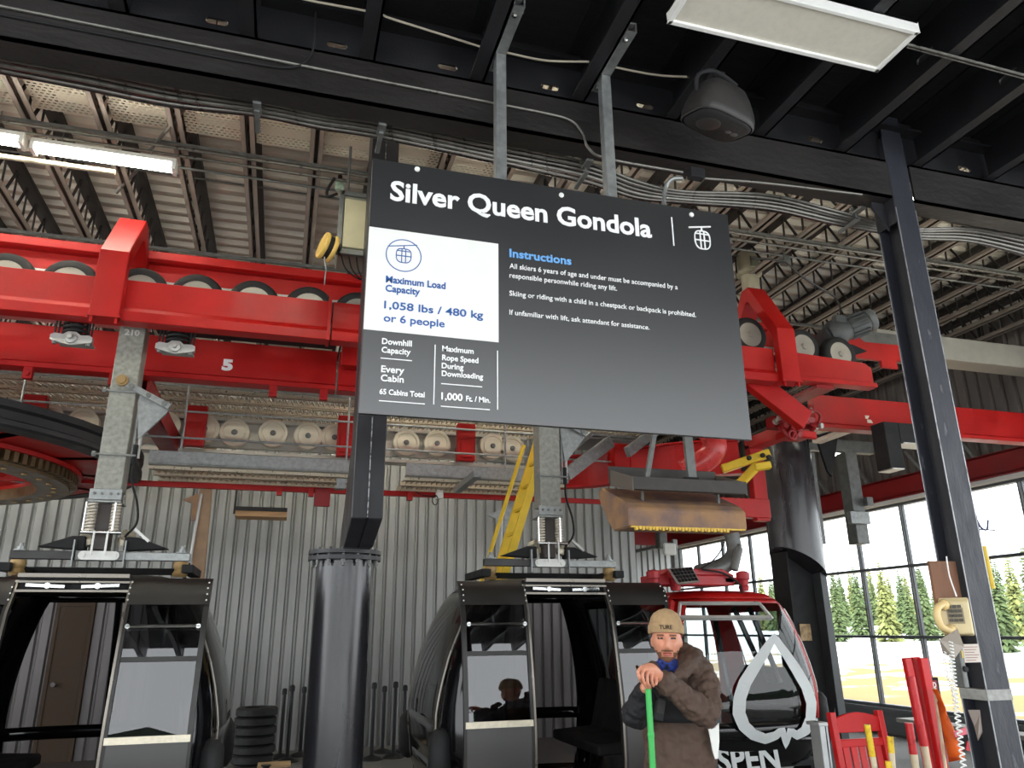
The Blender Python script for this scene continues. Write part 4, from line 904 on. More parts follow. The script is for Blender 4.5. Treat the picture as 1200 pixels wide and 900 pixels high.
# red post, yellow bracket right of the trough
b = MB(); q = P(890, 560, y=7.6); b.box(q.x-.09, q.x+.09, 7.6, 7.7, 2.85, 3.75); b.box(q.x-.6, q.x+.09, 7.58, 7.7, 2.88, 3.1); b.box(q.x-.09, q.x+.09, 7.05, 7.7, 3.70, 3.835); tag(b.build('red_post', RED, bevel=.006), 'red post and cross bar left of the wide black column', 'post')
t = thing('yellow_bracket', 'yellow forked steel bracket right of the rusty trough', 'bracket', P(880, 555, y=7.0))
b = MB(); b.bar(P(846, 550, y=7.1), P(902, 531, y=6.85), .10, .09); b.build('upper_arm', YEL, t, bevel=.01)
b = MB(); b.bar(P(860, 574, y=7.15), P(888, 545, y=6.9), .09, .08); b.bar(P(884, 548, y=6.92), P(903, 545, y=6.85), .09, .08); b.build('lower_arm', YEL, t, bevel=.01)
for pxy in ((877, 537), (893, 534), (900, 536)):
    q = P(*pxy, y=6.83); b = MB(); b.lathe(q, (0, -1, 0), [(.025, 0), (.025, .025)], 10); b.build('bolt', BLKM, t)
# galvanised sloping supports under the walkway, right part
for k, (a, e, w_) in enumerate((((664, 556), (712, 520), .14), ((735, 530), (768, 505), .12), ((655, 540), (690, 510), .05))):
    pa = P(*a, y=8.0); pe = P(*e, y=8.3); b = MB(); b.bar(pa, pe+(pe-pa)*.08, .06, w_); tag(b.build('support_channel', GALV), ['galvanised channel sloping up right of the middle hanger arm', 'galvanised channel sloping up above the rusty trough', 'thin galvanised angle beside the middle hanger arm'][k], 'channel')
b = MB(); a = P(665, 535, y=8.6); e = P(745, 515, y=8.6); b.box(a.x, e.x, 8.4, 9.2, 3.95, 3.98); tag(b.build('grey_soffit', GALVD), 'grey sheet soffit right of the middle hanger arm', 'soffit')
# trough with rusty hood
t = thing('brush_trough', 'rusty hood with a yellow chain edge under a black trough, right of the ladder', 'machine', (2.95, 5.6, 2.42))
b = MB(); x0, x1 = 2.50, 3.53
hp = [(5.30, 2.415), (5.30, 2.56), (5.36, 2.61), (5.80, 2.80), (5.88, 2.77), (5.86, 2.70), (5.70, 2.50), (5.60, 2.415)]
b.prism(hp, 'x', x0, x1); b.build('rusty_hood', RUST, t, bevel=.012)
TRO = mat('dirty_black_steel', (62, 58, 55), .6, var=.3, scale=10)
b = MB(); b.prism([(5.22, 2.69), (5.22, 2.79), (5.235, 2.79), (5.235, 2.70), (5.27, 2.70), (5.27, 2.69)], 'x', x0+.02, x1-.02); b.build('front_lip', TRO, t, bevel=.003)
b = MB(); b.prism([(5.235, 2.70), (5.235, 2.712), (5.64, 2.82), (5.64, 2.806)], 'x', x0+.02, x1-.02); b.build('trough_floor', mat('dusty_steel', (120, 108, 94), .7, var=.2), t)
b = MB(); b.prism([(5.63, 2.80), (5.63, 2.95), (5.645, 2.95), (5.645, 2.80)], 'x', x0, x1-.04); b.build('rear_panel', TRO, t, bevel=.003)
for x in (x0+.01, x1-.03):
    b = MB(); b.prism([(5.225, 2.68), (5.225, 2.785), (5.645, 2.92), (5.645, 2.79)], 'x', x, x+.012); b.build('end_plate', mat('grey_brown_plate', (104, 96, 88), .6), t)
b = MB(); k = 0; x = x0+.05
while x < x1-.18:
    b.prism([(x, 2.42), (x+.025, 2.42), (x+.022, 2.392+.006*(k % 2)), (x+.004, 2.392+.006*(k % 2))], 'y', 5.295, 5.325); x += .028; k += 1
b.box(x0+.02, x1-.02, 5.30, 5.33, 2.412, 2.424)
b.build('chain_edge', mat('yellow_chain', (226, 186, 70), .45, var=.2, scale=30), t)
for (a, e, w_) in (((780, 508), (757, 562), .035), ((804, 508), (811, 562), .075)):
    pa = P(*a, y=5.45); pe = P(*e, y=5.45); b = MB(); b.bar((pa.x, 5.45, pa.z+.4), (pe.x, 5.45, pe.z-.02), w_, .035, (0, 1, 0)); b.build('hanger_strap', GALVD, t)
b = MB(); pe = P(806, 560, y=5.45); b.box(pe.x-.06, pe.x+.06, 5.38, 5.5, 2.74, 2.84); b.build('pivot_block', BLKM, t)
b = MB(); b.cyl((x0+.2, 5.45, 2.6), (x0+.2, 5.45, 2.72), .012, n=8); b.cyl((x1-.15, 5.45, 2.6), (x1-.15, 5.45, 2.72), .012, n=8); b.build('hood_bolts', GALVD, t)
# ladder
t = thing('ladder', 'yellow ladder leaning up to the walkway behind the middle hanger arm', 'ladder', (2.0, 7.9, 2.2))
A0, A1 = P(629, 520, y=8.0), P(585, 662, y=8.0); d_ = (A1-A0)
B0 = A0+Vector((0, -.36, 0)); B1 = A1+Vector((0, -.36, 0))
A1 += d_*.0; foot = -d_.normalized()
for n_, (p, q) in enumerate(((A0, A1), (B0, B1))):
    b = MB(); b.bar(p+foot*.15, q-foot*.9, .03, .085, (1, 0, .3)); b.build('stringer', YEL, t, bevel=.004)
for k in range(9):
    f = k/5.2; p = A0.lerp(A1, f); b = MB(); b.bar(p, p+Vector((0, -.36, 0)), .035, .028); b.build('rung', YEL, t)
b = MB(); b.tube([P(614, 522, y=7.75), P(573, 652, y=7.75), P(573, 652, y=7.75)+(P(573, 652, y=7.75)-P(614, 522, y=7.75))*.5], .022, 10); b.build('hand_rail', YEL, t, 40)
# far hanger arms standing behind
def far_arm(px, y0, y1, lab, mt):
    a = P(px[0], y0, y=9.7); e = P(px[1], y1, y=9.7)
    t = thing('far_hanger', lab, 'hanger', (e.x, 9.7, e.z-.3))
    b = MB(); b.bar((a.x, 9.7, 4.2), (e.x, 9.7, e.z-.3), .14, .14, (0, 1, 0)); b.build('arm', mt, t, bevel=.008)
    b = MB(); z = (a.z*.75+e.z*.25); b.prism([(e.x-.26, z+.02), (e.x-.1, z+.1), (e.x-.04, z+.04), (e.x-.10, z-.22), (e.x-.14, z-.22), (e.x-.15, z-.02)], 'y', 9.60, 9.63); b.build('grip_plate', GALV if mt is GALV else RUST, t)
    b = MB(); b.cyl((e.x-.10, 9.61, z-.7), (e.x-.06, 9.61, z+.1), .018, n=8); b.build('guide_rod', ALU, t)
    b = MB(); b.tube(curve_pts([(e.x-.1, 9.6, z-.7), (e.x-.14, 9.6, z-.9), (e.x-.22, 9.6, z-1.05)]), .012, 8); b.build('hose', BLKM, t)
far_arm((241, 233), 565, 668, 'tan hanger arm of a cabin standing behind the left black cabin', mat('tan_dusty_steel', (164, 134, 104), .6, var=.2))
far_arm((598, 592), 590, 662, 'galvanised hanger arm of a cabin behind the yellow ladder', GALV)
q = P(787, 650, y=14); t = thing('far_hanger', 'grey and white hanger hardware in the recess above the red cabin', 'hanger', (q.x, 14, q.z-.3))
b = MB(); b.box(q.x-.30, q.x-.12, 13.9, 14.1, q.z+.12, q.z+.45); b.build('dark_pulley', GALVD, t, bevel=.02)
b = MB(); b.box(q.x-.22, q.x+.05, 13.88, 13.95, q.z-.02, q.z+.22); b.build('white_cover', WHT, t, bevel=.02)
b = MB(); b.box(q.x, q.x+.10, 13.9, 14.0, q.z-.55, q.z+.3); b.box(q.x+.02, q.x+.08, 13.95, YB2-.06, q.z+.2, q.z+.27); b.box(q.x+.12, q.x+.2, 13.9, 14.0, q.z-.4, q.z+.1); b.build('rod_pair', GALV, t, bevel=.01)
g2 = MB(); g2.box(6.05, XR-.2, YB2-.2, YB2-.08, 3.69, 4.02); struct('trim_3', g2, REDD, 0, 'dark red girt on the recess wall', 'girt')
g2 = MB(); g2.box(6.05, XR-.2, YB2-.2, YB2-.08, 4.4, 4.62); struct('trim_4', g2, REDD, 0, 'upper dark red girt on the recess wall', 'girt')

# cream cabinet, reel and beacon hung from the roof
q0 = P(400, 225, y=5.5); q1 = P(432, 298, y=5.5)
t = thing('hung_cabinet', 'grey framed cream cabinet hanging at the left edge of the sign', 'cabinet', (.42, 5.6, q1.z))
b = MB(); x0, x1, z0, z1 = q0.x, q0.x+.46, q1.z, q0.z
b.box(x0, x1, 5.52, 5.85, z0, z1); b.build('body', mat('grey_green_cabinet', (128, 128, 116), .5), t, bevel=.01)
b = MB(); b.box(x0+.035, x1-.03, 5.50, 5.52, z0+.04, z1-.05); b.build('front_panel', mat('cream_panel', (190, 184, 150), .5), t, bevel=.006)
b = MB(); 
for s in (x0+.01, x1-.01): b.box(s-.02, s+.02, 5.5, 5.54, z0-.02, z1+.02)
b.box(x0, x1, 5.5, 5.54, z0-.02, z0+.02); b.box(x0, x1, 5.5, 5.54, z1-.02, z1+.02); b.build('frame', GALVD, t, bevel=.004)
b = MB()
for k in range(7): b.tube(curve_pts([(x0+.03+.06*k, 5.54, z0), (x0+.08+.05*k, 5.6, z0-.1), (x0+.2+.02*k, 5.7, z0-.13), (x0+.3, 5.8, z0-.05)], 5), .006, 6)
b.build('wire_basket', BLKM, t)
for s in (x0+.06, x1-.06):
    b = MB(); b.cyl((s, 5.68, z1), (s, 5.68, ZC+.02), .012, n=8); b.build('hanging_rod', GALVD, t, 40)
b = MB(); b.tube(curve_pts([(x0-.03, 5.5, z1-.02), (x0-.1, 5.5, z1-.06), (x0-.11, 5.5, z1+.0), (x0-.06, 5.5, z1+.12)]), .012, 8); b.build('hook', BLKM, t, 40)
q = P(384, 290, y=5.45)
t = thing('hose_reel', 'yellow and black cord reel hanging left of the cream cabinet', 'reel', (q.x, 5.45, q.z-.1))
b = MB(); dd = Vector((.9, .3, -.2)).normalized()
for s in (-.035, .035): b.lathe(Vector((q.x, 5.45, q.z))+dd*(s-.016), dd, [(.04, 0), (.105, 0), (.11, .01), (.11, .022), (.105, .032), (.04, .032)], 28)
b.build('yellow_flange', mat('dull_yellow', (214, 178, 92), .5), t, 40)
b = MB(); b.lathe(Vector((q.x, 5.45, q.z))-dd*.025, dd, [(.095, 0), (.095, .05)], 24); b.build('cord', BLKM, t, 40)
b = MB(); b.tube([(q.x+.02, 5.46, q.z), (q.x+.10, 5.5, q.z+.06), (q0.x+.04, 5.55, q.z+.12)], .012, 8); b.build('bracket', GALVD, t)
b = MB(); b.tube([(q.x-.02, 5.42, q.z-.1), (q.x, 5.43, q.z-.2), (q.x-.005, 5.43, q.z-.33)], .006, 6); b.build('loose_cord', GALV, t)
q0 = P(862, 285, y=6.95); q1 = P(882, 330, y=6.95)
t = thing('beige_canister', 'beige capped canister above the right red frame', 'canister', (q0.x+.13, 6.95, q1.z-.2))
BG = mat('beige_paint', (176, 170, 146), .45, var=.08); xc = q0.x+.14
b = MB(); b.lathe((xc, 6.95, q1.z-.4), (0, 0, 1), [(.10, 0), (.10, .46)], 24); b.build('pipe', BG, t, 40)
b = MB(); b.lathe((xc, 6.95, q1.z+.06), (0, 0, 1), [(.11, 0), (.145, .01), (.145, .05), (.12, .06), (.125, .26), (.11, .30)], 24); b.build('cap', BG, t, 40)
b = MB(); b.box(xc-.05, xc+.05, 6.81, 6.84, q1.z+.14, q1.z+.26); b.build('window', mat('dull_glass', (120, 122, 104), .2), t)

# ================================================================== GONDOLA CABINS
GBLK = mat('glossy_black_lacquer', (14, 14, 16), 0.10, var=.15, scale=3, rvar=.03, coat=.2, spec=.4)
SBLK = mat('satin_brown_black', (32, 30, 28), 0.42, var=.12, scale=6)
LOWP = mat('satin_charcoal_panel', (70, 69, 68), .38, var=.12, scale=3, metal=.3)
TRIM = mat('satin_trim_metal', (128, 122, 114), .32, metal=.7, var=.1)
CREAMT = mat('worn_sill_metal', (206, 198, 178), .38, metal=.5, var=.12, scale=30)
GLASSD = glass('dark_tinted_glass', (0.08, 0.085, 0.09), 1.5)
GLASSM = glass('smoked_glass', (0.36, 0.36, 0.37), 1.68)
GLASST = glass('violet_grey_glass', (0.44, 0.40, 0.42), 1.5)
GLASSC = glass('cabin_window_glass', (0.62, 0.66, 0.66), 1.5)
SEATM = mat('black_seat_fabric', (30, 29, 29), .8)
SPRC = mat('pale_coil_spring', (206, 198, 184), .4, metal=.4)
HWZ = [(.30, .84), (.45, .93), (.65, .99), (.9, 1.02), (1.1, 1.02), (1.3, .985), (1.5, .935), (1.7, .86), (1.85, .79), (1.97, .71), (2.04, .62), (2.075, .50)]
HDZ = [(.30, .86), (.45, .94), (.65, .99), (.9, 1.0), (1.1, .985), (1.3, .955), (1.5, .92), (1.7, .88), (1.85, .845), (1.97, .80), (2.04, .70), (2.075, .55)]
def interp(T, z):
    if z <= T[0][0]: return T[0][1]
    for (a, va), (b_, vb) in zip(T, T[1:]):
        if z <= b_: return va+(vb-va)*(z-a)/(b_-a)
    return T[-1][1]
def cabin(c, yc, label, red=False, grp='gondola cabins'):
    root = thing('gondola_cabin', label, 'gondola cabin', (c, yc, 0), grp)
    body, pillarm = (RED, RED) if red else (GBLK, GBLK)
    zs = [.30, .36, .45, .55, .65, .75, .85, .95, 1.04, 1.15, 1.27, 1.4, 1.53, 1.66, 1.78, 1.87, 1.94, 1.99, 2.04, 2.075]
    NA = 96; e = 2/4.2
    def pt(k, z, off=0):
        a = 2*PI*k/NA; ca, sa = math.cos(a), math.sin(a)
        return Vector((c+(interp(HWZ, z)+off)*math.copysign(abs(ca)**e, ca), yc+(interp(HDZ, z)+off)*math.copysign(abs(sa)**e, sa), z))
    def face_of(k, z):
        p = pt(k+.5, z); dx = p.x-c; dy = p.y-yc; hw = interp(HWZ, z); hd = interp(HDZ, z)
        a = 2*PI*(k+.5)/NA
        if abs(math.sin(a)) > abs(math.cos(a)): return ('front' if dy < 0 else 'back'), dx/hw
        return ('left' if dx < 0 else 'right'), dy/hd
    groups = {'body_shell': MB(), 'roof_cap': MB()}; wins = {}
    for i in range(len(zs)-1):
        z0, z1 = zs[i], zs[i+1]; zm = (z0+z1)/2
        for k in range(NA):
            side, t = face_of(k, zm); dst = 'body_shell'
            if side == 'front':
                if not red:
                    if abs(t) < .60 and .36 < zm < 1.97: continue
                else:
                    if abs(t) < .80 and .75 < zm < 1.92: dst = 'window_front'
                    elif zm < .75: dst = 'lower_shell_'+side
            elif side == 'back':
                if abs(t) < .72 and .45 < zm < 1.94 and not (.86 < zm < .94): dst = 'window_back_'+('a' if t < 0 else 'b')
            else:
                if abs(t) < .66 and 1.04 < zm < 1.87: dst = 'window_'+side
                elif zm < .75: dst = 'lower_shell_'+side
            if zm > 2.0: dst = 'roof_cap'
            mb = groups.setdefault(dst, MB()) if dst.startswith('lower') else (groups.get(dst) or wins.setdefault(dst, MB()))
            mb.add([pt(k, z0), pt(k+1, z0), pt(k+1, z1), pt(k, z1)], [(0, 1, 2, 3)])
    top = [pt(k, zs[-1]) for k in range(NA)]; n0 = [Vector((c+(p.x-c)*.5, yc+(p.y-yc)*.5, 2.095)) for p in top]
    groups['roof_cap'].add(top+n0+[Vector((c, yc, 2.10))], [(k, (k+1) % NA, NA+(k+1) % NA, NA+k) for k in range(NA)]+[(NA+k, NA+(k+1) % NA, 2*NA) for k in range(NA)])
    for nm, mb in groups.items():
        m = body if not nm.startswith('lower') else GBLK
        if nm == 'roof_cap' and not red: m = SBLK
        o = mb.build('lower_shell' if nm.startswith('lower') else nm, m, root, 35)
        s = o.modifiers.new('thickness', 'SOLIDIFY'); s.thickness = .022; s.offset = -1
    for nm, mb in wins.items():
        mb.build('window_pane', GLASSC if red else GLASST if 'back' in nm else GLASSD, root, 35)
    b = MB(); b.box(c-.86, c+.86, yc-.84, yc+.84, .29, .34); b.build('floor_pan', BLKM, root)
    b = MB(); b.box(c-.5, c+.5, yc-.5, yc+.5, 0.0, .29); b.build('landing_skid', BLKM, root)
    # end trims: curved pale edge lines and rails on both ends
    for s in (-1, 1):
        for y_ in (-.64, .64):
            pts = []
            for z in [.36+.08*k for k in range(20)]:
                hw = interp(HWZ, z); hd = interp(HDZ, z); f = min(1, abs(y_)/hd); xx = hw*(1-f**4.2)**(1/4.2)
                pts.append((c+s*(xx+.008), yc+y_, z))
            b = MB(); b.tube(pts, .010, 6); b.build('edge_trim', TRIM if not red else WHT, root, 40)
        for z in (.72, 1.0):
            pass
        for y_ in (-.72, .72):
            hw = interp(HWZ, .85); hd = interp(HDZ, .85); xx = hw*(1-(.72/hd)**4.2)**(1/4.2)
            prof = [(.001, -.20), (.05, -.185), (.085, -.13), (.09, 0), (.085, .13), (.05, .185), (.001, .20)]
            b = MB(); b.lathe((c+s*(xx+.02), yc+y_, .80), (0, 0, 1), prof, 18); b.build('bumper', RUB, root, 60)
        # bench seat with backrest at each end
        b = MB(); x = c+s*.62; b.prism([(x-s*.28, .72), (x+s*.22, .72), (x+s*.26, 1.22), (x+s*.20, 1.24), (x+s*.10, .82), (x-s*.28, .80)], 'y', yc-.55, yc+.55); b.build('bench_seat', SEATM, root, bevel=.015)
    # body pillars beside the doorway and centre mullion at the back
    for s in ((-1, 1) if not red else ()):
        pts = [(c+s*(.57+.02*(2-z)), yc-interp(HDZ, z)+.03, z) for z in [.36+.1*k for k in range(17)]]
        b = MB(); b.tube(pts, .035, 8); b.build('door_post', body, root, 40)
    b = MB(); b.tube([(c, yc+interp(HDZ, z)-.02, z) for z in [.36+.1*k for k in range(17)]], .03, 8); b.build('rear_mullion', GBLK, root, 40)
    if not red:
        # two door leaves slid open along the front
        for s in (-1, 1):
            def L(u, z, o=0): return Vector((c+s*(.335+u*.53), yc-interp(HDZ, z)-.05-o, z))
            def strip(mb, u0, u1, z0, z1, o=0, th=.022, n=8):
                zz = [z0+(z1-z0)*k/n for k in range(n+1)]
                vs = []
                for z in zz: vs += [L(u0, z, o), L(u1, z, o), L(u1, z, o-th), L(u0, z, o-th)]
                fs = [(0, 1, 2, 3), tuple(4*n+i for i in (3, 2, 1, 0))]
                for k in range(n):
                    for i in range(4): j = (i+1) % 4; fs.append((4*k+i, 4*k+4+i, 4*k+4+j, 4*k+j))
                mb.add(vs, fs)
            b = MB(); strip(b, 0, .065, .36, 2.02, .006, .04); strip(b, .935, 1, .36, 2.02, .0, .03); strip(b, .06, .94, .36, .40)
            door = b.build('door', TRIM if False else SBLK, root, 35)
            b = MB(); strip(b, 0, .03, .36, 2.02, .012, .01); b.build('leading_edge', TRIM, door, 35)['label'] = 'metal leading edge'
            b = MB(); strip(b, .03, 1, 1.86, 2.04, .004, .025, 3); b.build('header_panel', SBLK, door, 35)
            b = MB(); strip(b, .06, .94, 1.03, 1.87, -.012, .004, 10); b.build('door_glass', GLASSM, door, 35)
            b = MB(); strip(b, .05, .96, .40, 1.035, .0, .02); b.build('lower_panel', LOWP, door, 35)
            b = MB(); strip(b, .04, .98, 1.02, 1.062, .006, .02, 2); b.build('sill_strip', CREAMT, door, 35)['label'] = 'pale metal sill strip'
            b = MB(); p, q = L(.07, 1.72, .02), L(.93, 1.72, .02); b.tube([p, q], .011, 8)
            for u in (.09, .91): b.lathe(L(u, 1.72, .0), (0, -1, 0), [(.016, 0), (.016, .03)], 8)
            b.build('push_bar', CHROME, door, 40)
            b = MB(); strip(b, .06, .94, 1.50, 1.53, -.004, .01, 1); b.build('mid_rail', SBLK, door, 35)
            for u in (.03, .96):
                for z in (1.89, 1.93, 1.97, 2.01): b = MB(); b.lathe(L(u, z, .006), (0, -1, 0), [(.006, 0), (.006, .004)], 6); b.build('rivet', ALU, door)
        b = MB(); z = 2.02; yy = yc-interp(HDZ, 1.98)-.05
        b.box(c-.335, c+.335, yy-.01, yy+.03, 2.035, 2.06); b.box(c-.34, c+.34, yy-.01, yy+.02, 1.94, 1.955); b.box(c-.34, c+.34, yy-.01, yy+.05, 2.0, 2.012); b.build('door_track', TRIM, root)
        b = MB(); b.box(c-.34, c+.34, yy+.05, yy+.09, 1.95, 2.05); b.build('door_header', BLKM, root)
        for s in (-1, 1):
            b = MB(); b.bar((c+s*.05, yy, 1.975), (c+s*.28, yy, 1.985), .02, .02); b.lathe((c+s*.15, yy-.01, 1.98), (0, -1, 0), [(.02, 0), (.02, .015)], 8); b.build('door_link', CHROME, root)
    return root, pt

def hanger(root, c, y):
    """roof carriage, twin springs and the galvanised arm of a cabin"""
    b = MB(); b.box(c-.60, c-.18, y-.03, y+.03, 2.19, 2.25); b.build('carriage_bar', mat_dark_bar, root, bevel=.004)
    b = MB(); b.box(c+.14, c+.60, y-.03, y+.03, 2.19, 2.25); b.build('carriage_bar', GALV, root, bevel=.004)
    b = MB(); b.box(c-.18, c+.15, y-.035, y+.035, 2.185, 2.255); b.build('centre_block', GALVD, root, bevel=.004)
    b = MB(); pr = []
    for k in range(13): a = -PI/2+PI*k/12; pr.append((c+.105+.032*math.cos(a)-.02, 2.22+.032*math.sin(a)))
    for k in range(13): a = PI/2+PI*k/12; pr.append((c-.105+.032*math.cos(a)-.02, 2.22+.032*math.sin(a)))
    b.prism(pr, 'y', y-.05, y-.036)
    for s in (-.105, .105): b.lathe((c-.02+s, y-.05, 2.22), (0, -1, 0), [(.016, 0), (.016, .01)], 10)
    b.build('link_plate', ALU, root, 30)
    for s in (-.19, .15):
        b = MB(); b.box(c+s-.005, c+s+.005, y-.06, y+.06, 2.14, 2.33); b.build('clamp_plate', GALV, root)
    for s in (-.54, .54):
        for yy in (y,):
            b = MB(); b.lathe((c+s, yy, 2.075), (0, 0, 1), [(.045, 0), (.055, .02), (.04, .05), (.055, .08), (.05, .11)], 14); b.build('rubber_mount', BRASS, root, 40)
            b = MB(); b.lathe((c+s, yy, 2.25), (0, 0, 1), [(.05, 0), (.05, .008), (.028, .01), (.028, .03), (.016, .03), (.014, .055)], 8); b.build('mount_nut', GALV, root)
    b = MB(); b.box(c-.60, c+.60, y+.45, y+.52, 2.12, 2.17); b.box(c-.64, c-.56, y-.1, y+.52, 2.10, 2.16); b.box(c+.56, c+.64, y-.1, y+.52, 2.10, 2.16); b.build('roof_frame', BLKM, root, bevel=.004)
    # black latch levers each side of the arm
    for s in (-1, 1):
        b = MB(); b.prism([(c+s*.13, 2.26), (c+s*.44, 2.28), (c+s*.22, 2.36), (c+s*.13, 2.36)], 'y', y-.02, y+.08); b.build('latch_lever', BLKM, root, bevel=.006)
        b = MB(); b.lathe((c+s*.11, y+.06, 2.30), (s*.35, 0, 1), [(.05, 0), (.06, .04), (.04, .06), (.055, .09), (.04, .12)], 12); b.build('damper', CREAMT, root, 40)
    b = MB(); b.bar((c+.30, y-.02, 2.33), (c+.18, y-.02, 2.43), .02, .02); b.build('lever_rod', ALU, root)
    # spring cage
    b = MB(); b.box(c-.02-.115, c-.02+.105, y-.11, y-.095, 2.62, 2.70); b.box(c-.135, c+.085, y-.11, y+.11, 2.60, 2.615)
    b.build('top_plate', GALV, root, bevel=.003)
    for s in (-.105, .055):
        for z in (2.64, 2.675):
            pass
    for s in (-.105, .055):
        n = 9*12; b = MB(); b.tube([(c+s+.026*math.cos(2*PI*k/12), y-.07+.026*math.sin(2*PI*k/12), 2.385+.21*k/n) for k in range(n+1)], .010, 6); b.build('coil_spring', SPRC, root, 60)
    for s in (-.12, .075):
        b = MB(); b.cyl((c+s-.02, y-.11, 2.60), (c+s-.02, y-.11, 2.37), .006, n=6); b.build('spring_rod', CHROME, root, 40)
    b = MB(); b.box(c-.075, c+.03, y-.05, y+.08, 2.26, 2.62); b.build('pivot_shaft', mat_brown_shaft, root, bevel=.006)
    b = MB(); b.cyl((c-.15, y-.11, 2.38), (c+.12, y-.11, 2.38), .014, n=10); b.build('cross_pin', CHROME, root, 40)
    for s in (-.055, .035):
        b = MB(); b.box(c+s-.01, c+s+.004, y-.125, y-.115, 2.22, 2.39); b.build('strap', ALU, root)
    b = MB()
    for s in (-.10, -.05, .01, .06): b.lathe((c+s, y-.11, 2.665), (0, -1, 0), [(.011, 0), (.011, .008)], 6)
    b.build('plate_bolts', GALVD, root)
    # arm
    b = MB(); b.box(c-.115, c+.075, y-.10, y+.08, 2.69, 4.02); arm = b.build('hanger_arm', mat_arm, root, bevel=.006)
    for z in (2.96, 3.46):
        b = MB(); b.cyl((c-.15, y-.115, z), (c+.14, y-.115, z), .008, n=8); b.lathe((c-.16, y-.115, z), (1, 0, 0), [(.022, 0), (.022, .025)], 6); b.build('clamp_rod', GALV, arm)
    for s in (.105, .145):
        b = MB(); b.cyl((c+s, y-.06, 2.95), (c+s, y-.06, 3.40), .013, n=8); b.build('guide_rod', ALU if s > .12 else GALV, arm, 40)
    b = MB(); b.prism([(c+.09, 3.38), (c+.10, 3.47), (c+.32, 3.36), (c+.31, 3.32), (c+.14, 3.10), (c+.13, 3.10)], 'y', y-.08, y-.05)
    b.bar((c-.02, y-.12, 3.53), (c+.33, y-.12, 3.36), .02, .05)
    b.build('grip_plate', GALV, arm, bevel=.003)
    for x_, z_ in ((c+.04, 3.50), (c+.17, 3.44), (c+.29, 3.38)): b = MB(); b.lathe((x_, y-.13, z_), (0, -1, 0), [(.02, 0), (.02, .012)], 8); b.build('grip_bolt', GALVD, arm)
    b = MB(); b.lathe((c-.03, y-.13, 3.54), (0, -1, 0), [(.045, 0), (.045, .02), (.03, .02), (.028, .03)], 14)
    b.build('grip_roller', BRASS, arm)
    b = MB(); b.cyl((c+.125, y-.08, 2.90), (c+.125, y-.08, 3.05), .018, n=8); b.tube(curve_pts([(c+.125, y-.08, 2.92), (c+.13, y-.08, 2.78), (c+.19, y-.06, 2.6), (c+.20, y-.04, 2.46), (c+.13, y-.02, 2.36)]), .009, 6); b.build('hose', BLKM, arm, 40)
    return arm
mat_dark_bar = mat('dark_carriage_bar', (48, 47, 46), .4, metal=.3)
mat_brown_shaft = mat('brown_black_shaft', (54, 46, 42), .5)
mat_arm = mat('mottled_galvanised_arm', (142, 142, 134), .5, metal=.35, var=.28, scale=30, bump=.05)

CM, CL, YC = 2.17, -1.33, 6.66
ra, _ = cabin(CM, YC, 'glossy black gondola cabin with open doors behind the man, right of the round column')
hanger(ra, CM+.05, 6.32)
rb = dup(ra, (CL-CM, 0, 0), 'glossy black gondola cabin with open doors at the left edge, left of the round column')
for o in list(bpy.data.objects):
    if o.parent == rb and o.name.startswith('hanger_arm'): armL = o
q = P(158, 388, y=6.21)
b = MB(); text(b, '210', (CL+.05-.075, 6.216, 3.93), (1, 0, 0), (0, 0, 1), .05, .11, .03, .003); b.build('numeral', mat('stencil_grey', (186, 186, 180), .6), armL)['label'] = 'grey stencilled numeral 210'

# ---- the red cabin at the right, seen past the man
CR, YR = 4.84, 8.42
rc, ptR = cabin(CR, YR, 'red and black gondola cabin with a white leaf emblem, behind the man at the right', True)
def FR(px, py, off=.012):
    """point on the curved front of the red cabin at a photo pixel"""
    y = YR-.95
    for _ in range(6):
        q = P(px, py, y=y); hd = interp(HDZ, min(2.0, max(.3, q.z))); hw = interp(HWZ, min(2.0, max(.3, q.z)))
        f = min(.97, abs(q.x-CR)/hw); y = YR-hd*(1-f**4.2)**(1/4.2)-off
    return P(px, py, y=y)
SILV = mat('silver_window_frame', (196, 196, 192), .35, metal=.5)
def frame_line(a, e, w_, name, m, off=.01):
    b = MB(); n = 10; pts = [FR(a[0]+(e[0]-a[0])*k/n, a[1]+(e[1]-a[1])*k/n, off) for k in range(n+1)]
    b.tube(pts, w_, 6); return b.build(name, m, rc, 40)
for a, e, w_ in (((797, 707), (889, 707), .022), ((798, 724), (903, 724), .03), ((797, 706), (795, 726), .02), ((889, 706), (905, 725), .02)): frame_line(a, e, w_, 'window_frame', SILV)
for a, e in (((838, 726), (866, 868)), ((860, 712), (900, 800)), ((878, 712), (915, 800))): frame_line(a, e, .028, 'window_post', GBLK, -.06)
frame_line((792, 868), (950, 866), .02, 'window_sill', GBLK)
frame_line((786, 706), (780, 740), .05, 'front_pillar', RED, .0)
for k0, k1, nm, m_, za, zb_ in ((86, 88, 'corner_stripe', WHT, .95, 1.80), (84, 85, 'corner_stripe', WHT, 1.0, 1.6)):
    b = MB(); vv = []; zz = [za+(zb_-za)*i/12 for i in range(13)]
    for z in zz: vv += [ptR(k0, z, .006), ptR(k1, z, .006)]
    b.add(vv, [(2*i, 2*i+1, 2*i+3, 2*i+2) for i in range(12)]); b.build(nm, m_, rc, 60)['label'] = 'white stripe on the red corner pillar'
